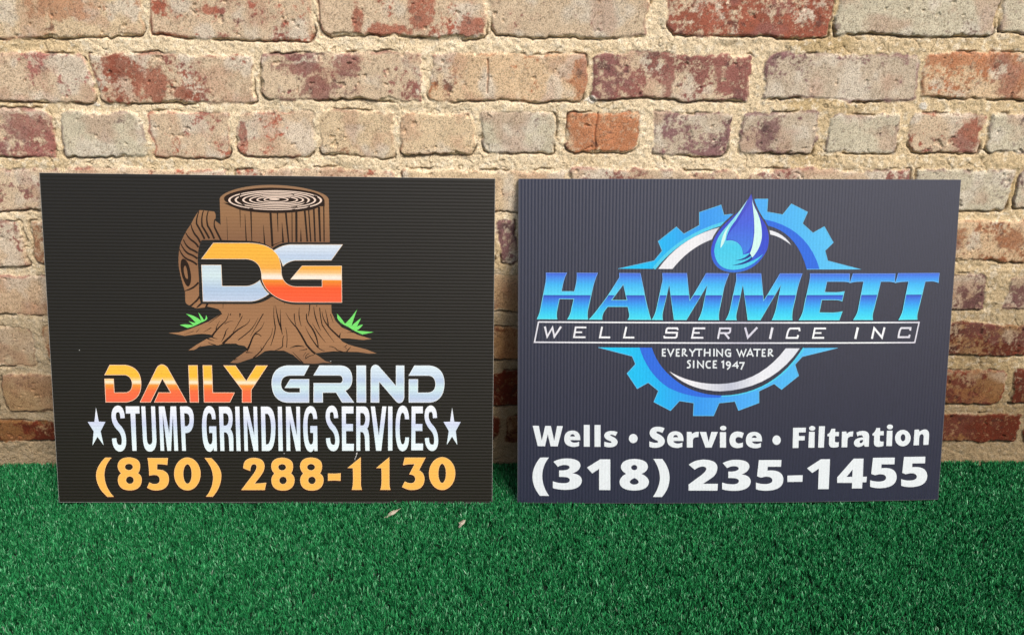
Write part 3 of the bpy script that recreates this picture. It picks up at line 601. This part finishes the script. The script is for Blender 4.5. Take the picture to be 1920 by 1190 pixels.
# phone number
P1 = (170, 840, 8); P2 = (440, 840, 8); P3 = (640, 840, 8)
E8 = 'M555 108 Q722 115 722 235 Q722 300 688 345 Q748 380 745 450 Q735 595 570 600 Q395 595 390 450 Q390 380 440 345 Q388 300 388 230 Q400 110 555 108 Z E 555 250 62 50 E 568 448 60 58'
O1 = 'M290 108 L98 265 L175 265 Q182 450 175 520 Q170 560 160 593 L308 593 Q292 550 292 500 Z'
ph = [(P1, 'M200 112 L290 112 Q180 230 182 380 Q190 560 320 697 L230 697 Q65 560 62 370 Q70 240 200 112 Z', 0), (P1, E8, 0), (P1, 'M838 118 L1142 118 L1130 218 Q1060 205 978 205 L978 292 Q1155 290 1155 440 Q1145 600 960 600 Q890 600 830 560 L865 485 Q905 510 950 508 Q1020 505 1020 440 Q1015 370 940 368 Q900 368 862 380 Q862 250 838 118 Z', 0),
      (P1, 'E 1435 355 197 245 E 1437 355 66 148', 0), (P1, 'M1700 118 L1795 118 Q1945 250 1945 385 Q1940 560 1815 695 L1720 695 Q1820 570 1825 420 Q1825 260 1700 118 Z', 0),
      (P2, 'M122 270 Q115 118 280 115 Q438 120 438 245 Q430 320 370 395 L285 502 Q380 500 462 490 L440 595 L92 595 L260 375 Q325 290 322 240 Q315 205 275 207 Q225 210 222 307 Z', 0), (P2, E8, ((388, 745, 108, 600), (543, 890, 113, 604))), (P2, E8, ((388, 745, 108, 600), (978, 1328, 111, 604))),
      (P2, 'M1400 350 Q1495 357 1587 347 L1585 457 Q1495 445 1400 457 Z', 0), (P3, O1, 0), (P3, O1, ((98, 308, 108, 593), (530, 740, 108, 593))),
      (P3, 'M958 112 L1270 112 L1172 300 Q1255 340 1255 440 Q1245 592 1080 595 Q990 595 920 550 L962 472 Q1005 498 1050 497 Q1118 495 1120 430 Q1115 365 1030 360 L1110 205 Q1000 205 935 222 Z', 0), (P3, 'E 1524 350 197 245 E 1524 347 60 147', 0)]
pa, pb, pc = Art(A, P1, 4), Art(A, P1, 3), Art(A, P1, 5)
for i, (c, d, rm) in enumerate(ph):
    if i == 5: pa.cut()
    s_, d_ = rm if rm else (None, None)
    pa.to(c).fill(d, s_, d_); pb.to((c[0], c[1]+.9, c[2])).stroke(d, 28, src=s_, dst=d_); pc.to(c).stroke(d, 6, src=s_, dst=d_)
po = pa.build('phone_number', va('amber_print', color=S(254, 192, 92, .92)), label=('amber digits (850)', 'amber digits 288-1130'))
pb.build('halo', m_halo, po); pc.build('highlight_edge', va('pale_amber_print', color=S(255, 214, 150, .92)), po)
sc_ = Art(A, (640, 840, 8), 9)
for d, a, b_ in (('M236 35 L228 60', 14, 22), ('M222 85 L215 110', 12, 8), ('M208 115 L204 150', 10, 4), ('M232 62 L222 92', 6, 6)): sc_.stroke(d, a, b_)
sc_.cut().to((100, 330, 1))
for x, y in ((48, 323), (432, 516), (520, 343)): sc_.fill('E %d %d .9 .8' % (x, y)).cut()
sc_.cuts.pop()
sc_.build('scuff_mark', va('bare_plastic', color=(.62, .62, .6, 1)))

# ================================================================== right sign
B = Sign('well_service_sign', 'dark grey plastic sign with blue gear and water drop leaning on the brick wall',
         [(972, 336), (1804, 335), (1759, 935), (969.5, 941)], 0.348447, 0.110607, 0.23394, -0.001717, 0.005507, 'x', 0.007, .005)
vb = lambda n, **k: vinyl(n, axis='x', **k)
vB = lambda y, x=1380: B.uv(x, y)[1]; uB = lambda x, y=575: B.uv(x, y)[0]
m_char = vb('charcoal_print', color=(.020, .023, .050, 1), rough=.30, spec=1.0, depth=.00014, grain=.15)
m_edge_d = vb('dark_plastic_edge', color=(.16, .16, .17, 1), depth=.00003)
panel(B, m_edge_d, m_char)
GS = (990, 350, 3.967); GT = (1370, 350, 3.967); GU = (1150, 580, 4.364); DV = (1300, 350, 6.611)
gl = Art(B, GS, 2)
gl.fill('M665 608 L930 548 L990 475 L960 405 L1095 298 L1150 350 L1265 285 L1265 190 L1425 135 L1447 210 L1520 200 L1470 262 Q1130 350 920 608 Z')
gl.to(GT).fill('M165 90 L265 90 L258 185 L375 205 L440 125 L560 185 L522 270 L600 340 L685 292 L752 410 L690 470 L710 545 L960 608 L650 608 Q560 300 240 240 L180 200 Z')
gl.to(GU).fill('M-130 305 L145 375 L172 440 L103 515 L185 638 L275 588 L358 655 L320 745 L455 815 L528 735 L645 752 L640 855 L805 855 L850 752 L980 738 L1008 812 L1175 750 L1175 655 L1300 595 L1360 642 L1500 530 L1470 440 L1530 375 L1820 305 L1545 305 Q1300 690 860 692 L860 708 Q620 720 440 630 Q270 520 205 305 Z')
gt, gb = vB(375), vB(640)
m_gear = vb('gear_blue', ramp=[(uB(1120), S(30, 205, 246, .95)), (uB(1230), S(34, 184, 246, .95)), (uB(1310), S(56, 154, 242, .95)), (uB(1400), S(76, 172, 248, .95)), (uB(1480), S(80, 184, 246, .95)), (uB(1620), S(100, 204, 248, .95))], ramp_axis='X')
go = gl.build('gear_emblem', m_gear, label='blue toothed gear split by the lettering band')
gi = Art(B, GT, 3).fill('M240 240 Q560 300 650 608 L553 608 Q480 335 262 285 Z')
gi.cut().to(GU).fill('M205 305 Q270 520 440 630 Q620 720 860 708 L870 690 Q700 690 560 612 Q360 490 305 305 Z')
gi.build('inner_band', vb('royal_blue', color=S(50, 112, 232, .9)), go)
gc = Art(B, GS, 4).stroke('M1475 262 Q1130 350 928 606', 24); gc.cut().to(GU).stroke('M1545 306 Q1300 685 870 697', 18, 8)
gc.build('inner_highlight', vb('aqua_print', color=S(84, 210, 245, .9)), go)
gh = Art(B, GS, 4).stroke('M665 608 L930 548 L990 475 L960 405 L1095 298 L1150 350 L1265 285 L1265 190 L1425 135 L1447 210 L1500 202', 4)
gh.to(GT).stroke('M180 90 L265 90 L258 185 L375 205 L440 125 L560 185 L522 270 L600 340 L685 292 L752 410 L690 470 L710 545 L960 608 L553 608', 4)
gh.to(GU).stroke('M-130 305 L145 375 L172 440 L103 515 L185 638 L275 588 L358 655 L320 745 L455 815 L528 735 L645 752 L640 855 L805 855 L850 752 L980 738 L1008 812 L1175 750 L1175 655 L1300 595 L1360 642 L1500 530 L1470 440 L1530 375 L1820 305', 4.5)
gh.build('edge_line', vb('sky_edge_print', color=S(110, 200, 245, .9)), go)
cr_ = Art(B, GS, 3).fill('M1415 300 L1355 390 Q1190 450 1065 608 L960 608 Q1130 370 1415 300 Z')
cr_.cut().to(GT).fill('M270 318 Q380 340 438 430 Q350 360 272 350 Z')
cr_.cut().to(GU).fill('M1395 308 L1510 308 Q1280 640 860 657 Q600 650 445 495 Q620 600 850 598 Q1180 590 1395 308 Z')
cr_.build('crescent', vb('silver_print', ramp=[(uB(1200), S(230, 232, 240, .95)), (uB(1300), S(236, 238, 244, .95)), (uB(1370), S(190, 196, 214, .95)), (uB(1430), S(232, 236, 244, .95)), (uB(1500), S(222, 228, 238, .95))], ramp_axis='X'), label=('white arc upper left inside the gear', 'thin white sliver right of the drop', 'long white arc along the bottom of the gear'))
DROP = 'M700 85 Q660 160 560 290 Q480 360 380 450 Q210 620 200 790 Q205 1050 490 1055 Q760 1040 890 780 Q950 600 860 440 Q720 250 700 85 Z'
m_body = m_char
dk = Art(B, DV, 5).stroke(DROP, 44); dk.build('dark_outline', m_char, go)
dr = Art(B, DV, 6).fill(DROP).build('water_drop', vb('indigo_gradient', ramp=[(vB(362), S(80, 90, 206, .9)), (vB(420), S(62, 76, 208, .9)), (vB(470), S(60, 86, 218, .9)), (vB(510), S(56, 120, 226, .9))]), label='glossy blue water drop over the top of the gear')
Art(B, DV, 7).fill('M655 150 Q560 300 400 480 Q240 650 240 800 Q260 1020 480 1022 Q700 1010 845 825 Q700 950 470 968 Q640 930 700 865 L680 815 L595 835 Q590 700 480 665 Q430 650 385 665 Q400 540 500 420 Q590 280 655 150 Z').build('cyan_reflection', vb('cyan_print', ramp=[(vB(372), S(190, 236, 246, .95)), (vB(420), S(130, 226, 244, .9)), (vB(460), S(70, 206, 242, .9)), (vB(505), S(84, 214, 245, .9))]), dr)
Art(B, DV, 7).fill('M685 190 Q600 330 500 480 Q420 560 395 642 Q480 645 540 690 Q590 740 600 828 Q690 790 718 650 Q740 400 700 200 Z').build('blue_center', vb('azure_gradient', ramp=[(vB(380), S(84, 92, 218, .9)), (vB(420), S(74, 104, 230, .9)), (vB(475), S(70, 136, 238, .9))]), dr)
Art(B, DV, 8).fill('M705 150 Q740 400 735 560 Q720 740 680 815 L708 870 Q820 750 828 600 Q830 430 760 290 Q720 220 705 150 Z').fill('M450 450 Q330 560 315 755 Q370 700 385 590 Q410 500 450 450 Z').build('white_highlight', vb('mint_white_print', color=S(206, 246, 242, .95)), dr)
Art(B, DV, 8).fill('M490 908 Q620 890 680 815 L695 850 Q620 910 490 908 Z').fill('M460 966 Q640 930 700 860 L715 880 Q650 965 460 966 Z').build('ripple_line', vb('navy_print', color=S(40, 60, 150, .8)), dr)
# title
T1c = (1000, 500, 7.9333); T2c = (1220, 500, 6.857); T3c = (1490, 500, 6.857)
ham = [(T1c, 'M185 92 L490 92 Q440 180 412 365 L600 365 Q650 200 640 92 L945 92 Q890 220 865 350 L800 640 Q790 700 800 775 L500 775 Q550 700 560 620 L595 475 L380 475 L345 650 Q335 710 345 775 L50 775 Q90 700 105 610 L180 230 Q190 150 185 92 Z'),
       (T1c, 'M1265 92 L1575 92 Q1620 300 1640 420 Q1690 650 1730 775 L1390 775 Q1420 740 1412 690 L1390 585 L1095 585 Q1000 690 1010 775 L820 775 Q900 700 1100 420 L1270 150 Z M1325 255 L1150 490 L1378 490 Z'),
       (T2c, 'M135 78 L445 78 L482 425 L530 355 L680 100 L690 78 L985 78 Q940 190 920 260 L870 500 Q845 600 855 670 L592 670 Q640 580 660 470 L708 225 L440 670 L282 670 L222 225 L140 560 Q125 630 138 670 L0 670 Q50 600 70 480 L140 160 Z'),
       (T2c, 'M1078 78 L1395 78 L1427 425 L1480 345 L1640 78 L1925 78 Q1880 200 1865 260 L1810 500 Q1785 600 1795 670 L1535 670 Q1580 580 1600 470 L1652 220 L1385 670 L1225 670 L1163 220 L1085 560 Q1065 630 1080 670 L942 670 Q990 600 1010 480 L1080 160 Z'),
       (T3c, 'M175 78 L685 78 L685 190 Q640 178 600 178 L392 178 L362 315 L500 318 Q570 315 618 305 L588 430 Q550 412 490 412 L325 412 L292 575 L460 578 Q540 575 590 562 L550 670 L30 670 Q80 600 95 500 L165 190 Q178 130 175 78 Z'),
       (T3c, 'M730 78 L1280 78 L1272 190 Q1230 178 1180 178 L1092 178 L1000 540 Q975 610 985 668 L735 668 Q790 590 800 520 L868 178 Q760 175 690 195 Q710 140 730 78 Z'),
       (T3c, 'M1318 75 L1860 72 L1848 195 Q1800 175 1760 175 L1675 178 L1575 570 Q1560 620 1568 665 L1325 668 Q1375 590 1385 520 L1455 178 Q1340 178 1280 195 Q1305 140 1318 75 Z')]
ti, te, tk_ = Art(B, T1c, 9), Art(B, T1c, 10), Art(B, T1c, 8)
for c, d in ham: ti.to(c).fill(d); te.to(c).stroke(d, 1.05*c[2]); tk_.to(c).stroke(d, 2.2*c[2])
to_ = ti.build('title_lettering', vb('water_gradient', ramp=[(vB(511), S(72, 104, 226, .9)), (vB(519), S(72, 140, 240, .95)), (vB(532), S(68, 184, 248, .95)), (vB(551.3), S(90, 216, 250, .95)), (vB(552.3), S(52, 84, 190, .9)), (vB(556), S(64, 110, 226, .9)), (vB(568), S(58, 158, 244, .95)), (vB(582), S(58, 200, 248, .95)), (vB(598), S(74, 226, 246, .95))]), label='large slanted word HAMMETT in two-tone blue')
tk_.build('shadow_edge', vb('deep_teal_print', color=S(24, 52, 84, .8)), to_); te.build('highlight_edge', vb('ice_edge_print', ramp=[(vB(511), S(120, 160, 240, .9)), (vB(552), S(130, 224, 245, .9)), (vB(598), S(120, 232, 240, .9))]), to_)
m_wh = vb('white_print', color=(.74, .80, .84, 1)); m_sil = vb('silver_lettering_print', ramp=[(uB(1000), S(222, 222, 232)), (uB(1160), S(240, 244, 248)), (uB(1300), S(236, 238, 246)), (uB(1390), S(204, 204, 222)), (uB(1500), S(240, 244, 248)), (uB(1650), S(240, 244, 248)), (uB(1700), S(214, 214, 226))], ramp_axis='X')
Art(B, (0, 0, 1), 9).stroke('M1009 603.3 L1722.2 602.6 L1713.8 640.3 L1001.5 641 Z', 2.6).build('lettering_frame', m_sil, label='thin white slanted outline around the second line')
wl = Art(B, T1c, 9)
for d, w_ in (('M165 885 L200 1035 L278 900 L305 1035 L405 885', 30), ('M778 895 L620 895 L595 1040 L765 1040', 26), ('M605 967 L715 967', 24), ('M1010 882 L978 1040 L1130 1040', 27), ('M1368 882 L1333 1040 L1485 1040', 27)): wl.stroke(d, w_)
wl.cut().to(T2c)
for d, w_ in (('M330 800 L322 778 L205 778 Q190 780 185 800 L180 835 L320 835 L315 880 Q310 898 290 898 L160 898 L155 875', 23), ('M680 778 L535 778 L510 898 L655 898', 23), ('M525 836 L610 836', 20), ('M842 912 L868 778 L1000 778 L1000 800 Q998 838 970 838 L860 838', 23), ('M930 840 L985 910', 26), ('M1190 765 L1225 892 L1345 765', 27), ('M1540 765 L1508 912', 30), ('M1890 812 L1885 778 L1770 778 Q1738 790 1722 898 L1860 898 L1872 862', 24)): wl.stroke(d, w_)
wl.to(T3c)
for d, w_ in (('M380 778 L235 778 L210 898 L355 898', 23), ('M225 836 L320 836', 20), ('cut', 0), ('M792 765 L758 912', 30), ('M975 912 L1005 775 L1105 895 L1140 765', 26), ('M1475 808 L1480 775 L1360 775 Q1335 790 1322 892 L1460 892 L1470 860', 24)): wl.cut() if d == 'cut' else wl.stroke(d, w_)
wl.build('company_lettering', m_sil, label=('slanted word WELL', 'slanted word SERVICE', 'slanted word INC'))
ML = (1220, 640, 8); ml = Art(B, ML, 9)
for d in ('M207 100 L158 103 L157 197 L207 200', 'M160 149 L200 148', 'M232 92 L277 195 L325 92', 'M414 100 L366 103 L364 198 L414 200', 'M366 149 L404 148', 'M453 206 L457 100 Q502 92 498 122 Q490 148 462 150 L525 204', 'M555 95 L602 152 L652 92', 'M602 150 L598 206', 'M645 100 L748 100', 'M703 100 L700 206',
          'M785 90 L780 206', 'M862 90 L860 206', 'M785 150 L860 150', 'M924 90 L922 206', 'M966 206 L965 105 L1045 198 L1050 90', 'M1172 112 Q1098 80 1095 150 Q1100 215 1166 200 L1168 155 L1130 155', 'M1262 92 L1305 198 L1332 120 L1362 198 L1405 92', 'M1412 206 L1465 98 L1508 206', 'M1435 172 L1490 172', 'M1510 100 L1618 100', 'M1570 100 L1565 206',
          'M1695 100 L1648 103 L1645 198 L1697 200', 'M1648 149 L1686 148', 'M1737 206 L1742 100 Q1790 92 1787 124 Q1780 150 1747 150 L1808 204', '',
          'M575 272 Q530 262 531 295 Q570 322 566 348 Q560 382 518 372', 'M620 265 L618 380', 'M681 380 L680 278 L760 372 L765 265', 'M873 280 Q810 262 806 325 Q810 392 873 370', 'M967 272 L917 275 L914 370 L967 374', 'M917 323 L955 322', 'M1033 292 L1062 276 L1062 380', 'E 1136 312 27 26', 'M1165 312 Q1165 370 1118 396', 'M1268 382 L1264 290 L1205 346 L1290 346', 'M1298 300 L1368 298 L1326 400'):
    ml.stroke(d, 22) if d else ml.cut()
ml.build('motto_lettering', m_wh, label=('small line EVERYTHING WATER', 'small line SINCE 1947'))
W1 = (990, 780, 9.6); W2 = (1200, 780, 8); W3 = (1440, 780, 6)
Ee = 'M925 410 L748 410 Q760 450 820 455 Q870 455 905 435 L905 510 Q860 532 800 532 Q635 520 638 385 Q645 240 790 238 Q935 245 925 410 Z M748 345 Q750 308 790 305 Q825 308 830 345 Z'
Tt = 'M645 185 Q680 165 690 122 L735 122 L733 158 L777 158 L775 205 L732 205 L730 260 Q735 280 775 272 L772 322 Q740 335 700 332 Q660 325 662 280 L665 207 L645 207 Z'
eb = (638, 925, 238, 532)
wsf = [(W1, 'M75 160 L185 160 L238 425 L300 160 L400 160 L460 425 L512 160 L615 160 L522 525 L395 525 L345 310 L295 525 L165 525 Z', 0), (W1, Ee, 0), (W1, 'M988 135 L1095 135 L1095 525 L988 525 Z', 0), (W1, 'M1180 135 L1287 135 L1287 525 L1180 525 Z', 0),
       (W1, 'M1590 260 L1555 330 Q1500 305 1470 305 Q1450 315 1475 330 Q1590 370 1592 440 Q1580 530 1440 532 Q1390 530 1352 515 L1355 430 Q1420 455 1470 452 Q1495 440 1470 425 Q1350 390 1352 320 Q1370 240 1480 240 Q1540 240 1590 260 Z', 0), (W1, 'E 1870 372 78 82', 0),
       (W2, 'M345 155 L312 225 Q260 200 230 205 Q210 215 235 232 Q345 275 348 350 Q340 440 200 447 Q150 445 118 430 L118 350 Q180 378 235 370 Q260 355 235 340 Q120 300 122 220 Q135 135 240 132 Q300 132 345 155 Z', 0), (W2, Ee, (eb, (382, 625, 198, 447))),
       (W2, 'M675 207 L745 207 L752 240 Q790 200 855 207 L848 285 Q765 280 765 340 L765 440 L675 440 Z', 0), (W2, 'M868 207 L965 207 L1000 355 L1040 207 L1138 207 L1045 440 L952 440 Z', 0), (W2, 'M1168 210 L1260 210 L1260 440 L1168 440 Z', 0), (W2, 'E 1218 150 48 35', 0),
       (W2, 'M1525 225 L1500 300 Q1460 280 1440 282 Q1400 290 1400 330 Q1405 375 1450 378 Q1490 375 1512 362 L1512 430 Q1470 447 1420 447 Q1310 440 1310 325 Q1320 205 1430 200 Q1485 200 1525 225 Z', 0), (W2, Ee, (eb, (1555, 1798, 205, 450))),
       (W3, 'E 72 247 47 53', 0), (W3, 'M258 110 L402 108 L400 160 L322 162 L322 202 L390 202 L388 250 L320 252 L318 335 L252 335 Z', 0), (W3, 'M437 155 L502 155 L498 333 L430 333 Z', 0), (W3, 'E 473 116 35 27', 0), (W3, 'M550 93 L618 93 L605 332 L540 332 Z', 0), (W3, Tt, 0),
       (W3, 'M810 155 L860 153 L865 180 Q890 150 940 153 L932 210 Q875 205 873 250 L870 330 L805 330 Z', 0), (W3, 'M975 165 Q1010 148 1050 148 Q1120 150 1120 210 L1115 325 L1070 325 L1060 300 Q1030 330 990 328 Q945 320 945 280 Q950 225 1050 220 Q1050 195 1020 197 Q1000 198 985 208 Z M1050 248 Q1010 250 1010 270 Q1012 288 1030 284 Q1050 275 1050 248 Z', 0),
       (W3, Tt, ((645, 777, 122, 332), (1157, 1287, 116, 327))), (W3, 'M1322 148 L1387 148 L1380 320 L1315 320 Z', 0), (W3, 'E 1357 105 35 27', 0), (W3, 'E 1505 232 90 92 E 1507 228 27 40', 0), (W3, 'M1640 140 L1690 138 L1697 162 Q1730 135 1765 138 Q1808 145 1808 200 L1800 310 L1740 312 L1745 225 Q1745 190 1722 190 Q1695 195 1693 240 L1690 314 L1627 315 Z', 0)]
ws_ = Art(B, W1, 9)
for i, (c, d, rm) in enumerate(wsf):
    if i in (5, 6, 14, 15): ws_.cut()
    s_, d_ = rm if rm else (None, None); ws_.to(c).fill(d, s_, d_)
ws_.build('services_lettering', m_wh, label=('white word Wells', 'white round dot', 'white word Service', 'white round dot', 'white word Filtration'))
N1 = (990, 845, 6.857); N2 = (1270, 845, 8); N3 = (1500, 840, 7.68)
T3g = 'M318 125 Q400 80 500 82 Q660 85 663 170 Q655 240 560 270 Q680 285 680 365 Q670 480 470 483 Q370 482 310 462 L310 375 Q380 400 455 398 Q525 395 527 355 Q522 318 440 318 L390 318 L390 235 L430 235 Q520 230 525 195 Q520 165 460 165 Q420 165 375 190 Z'
F5 = 'M1190 105 L1528 105 L1522 205 L1322 205 L1318 262 Q1555 240 1557 400 Q1550 560 1290 562 Q1200 560 1145 538 L1145 440 Q1220 465 1300 462 Q1390 455 1392 405 Q1385 350 1290 352 L1218 367 L1162 345 Z'
fb = (1145, 1557, 105, 562)
num = [(N1, 'M150 75 L262 72 Q175 180 175 310 Q178 450 262 563 L145 563 Q50 450 50 320 Q52 190 150 75 Z', 0), (N1, T3g, 0), (N1, 'M915 88 L1043 88 L1043 480 L900 480 L900 210 L812 270 L745 195 Z', 0),
       (N1, 'M1350 80 Q1520 85 1523 180 Q1515 240 1440 270 Q1535 310 1535 375 Q1525 480 1345 483 Q1165 480 1160 375 Q1165 310 1245 270 Q1175 230 1178 180 Q1190 85 1350 80 Z E 1348 190 38 33 M1350 323 Q1400 345 1405 375 Q1395 405 1348 407 Q1300 405 1290 372 Q1300 345 1350 323 Z', 0),
       (N1, 'M1590 78 L1705 78 Q1798 190 1798 320 Q1795 460 1700 563 L1585 563 Q1672 440 1675 320 Q1672 190 1590 78 Z', 0), (N2, 'M143 175 Q240 98 375 98 Q570 105 570 220 Q565 320 480 375 L355 458 L577 458 L570 560 L140 560 L140 470 L330 330 Q405 270 405 235 Q400 200 345 202 Q290 205 232 250 Z', 0),
       (N2, T3g, ((310, 680, 82, 483), (640, 1068, 100, 563))), (N2, F5, 0), (N2, 'M1617 337 L1847 332 L1843 430 L1617 432 Z', 0), (N3, 'M270 130 L402 130 L383 558 L228 558 L240 265 L145 327 L68 260 Z', 0),
       (N3, 'M745 125 L890 125 L880 385 L938 385 L930 465 L872 465 L868 552 L720 552 L722 472 L505 470 L507 390 Z M730 280 L643 385 L725 385 Z', 0), (N3, F5, (fb, (985, 1375, 115, 552))), (N3, F5, (fb, (1440, 1825, 107, 542)))]
nb = Art(B, N1, 9)
for i, (c, d, rm) in enumerate(num):
    if i == 5: nb.cut()
    s_, d_ = rm if rm else (None, None); nb.to(c).fill(d, s_, d_)
nb.build('phone_number', m_wh, label=('white digits (318)', 'white digits 235-1455'))

# ------------------------------------------------------------------ scraps on the turf
def scrap(name, x, y, pts, label, rot):
    bm = bmesh.new(); top, bot = [], []
    for i, (a, b_) in enumerate(pts):
        z = .0012*math.sin(i*1.9); top.append(bm.verts.new((a/1000, b_/1000, z+.0005))); bot.append(bm.verts.new((a/1000, b_/1000, z)))
    ct = bm.verts.new((0, 0, .0022)); cb = bm.verts.new((0, 0, .0014)); n = len(pts)
    for i in range(n):
        j = (i+1) % n; bm.faces.new((top[i], top[j], ct)); bm.faces.new((bot[j], bot[i], cb)); bm.faces.new((top[i], bot[i], bot[j], top[j]))
    me = bpy.data.meshes.new(name); bm.to_mesh(me); bm.free()
    mt = bpy.data.materials.new('dry_scrap'); mt.use_nodes = True; t = mt.node_tree; b2 = t.nodes['Principled BSDF']
    nn = N(t, 'ShaderNodeTexNoise'); nn.inputs['Scale'].default_value = 250; rr = N(t, 'ShaderNodeValToRGB'); rr.color_ramp.elements[0].color = (.30, .24, .17, 1); rr.color_ramp.elements[1].color = (.62, .56, .46, 1)
    t.links.new(nn.outputs['Fac'], rr.inputs[0]); t.links.new(rr.outputs[0], b2.inputs['Base Color']); b2.inputs['Roughness'].default_value = .8
    o = link(name, me, mt); o.location = (x, y, .0062); o.rotation_euler = (.1, -.12, rot); tag(o, label, 'debris')
scrap('dry_leaf_scrap', -.132, -.141, [(-11, -7), (-6, -9), (-2, -3), (3, -1), (9, 5), (12, 10), (7, 9), (1, 5), (-3, 3), (-7, -1)], 'pale dry leaf scrap lying on the turf below the left sign phone number', 0)
scrap('curled_fiber_scrap', -.035, -.167, [(-3, -7), (0, -6), (1, -1), (4, 2), (6, 6), (3, 9), (-2, 6), (-4, 3), (-2, 0), (-4, -3)], 'tiny pale curled scrap on the turf near the gap between the signs', 0)
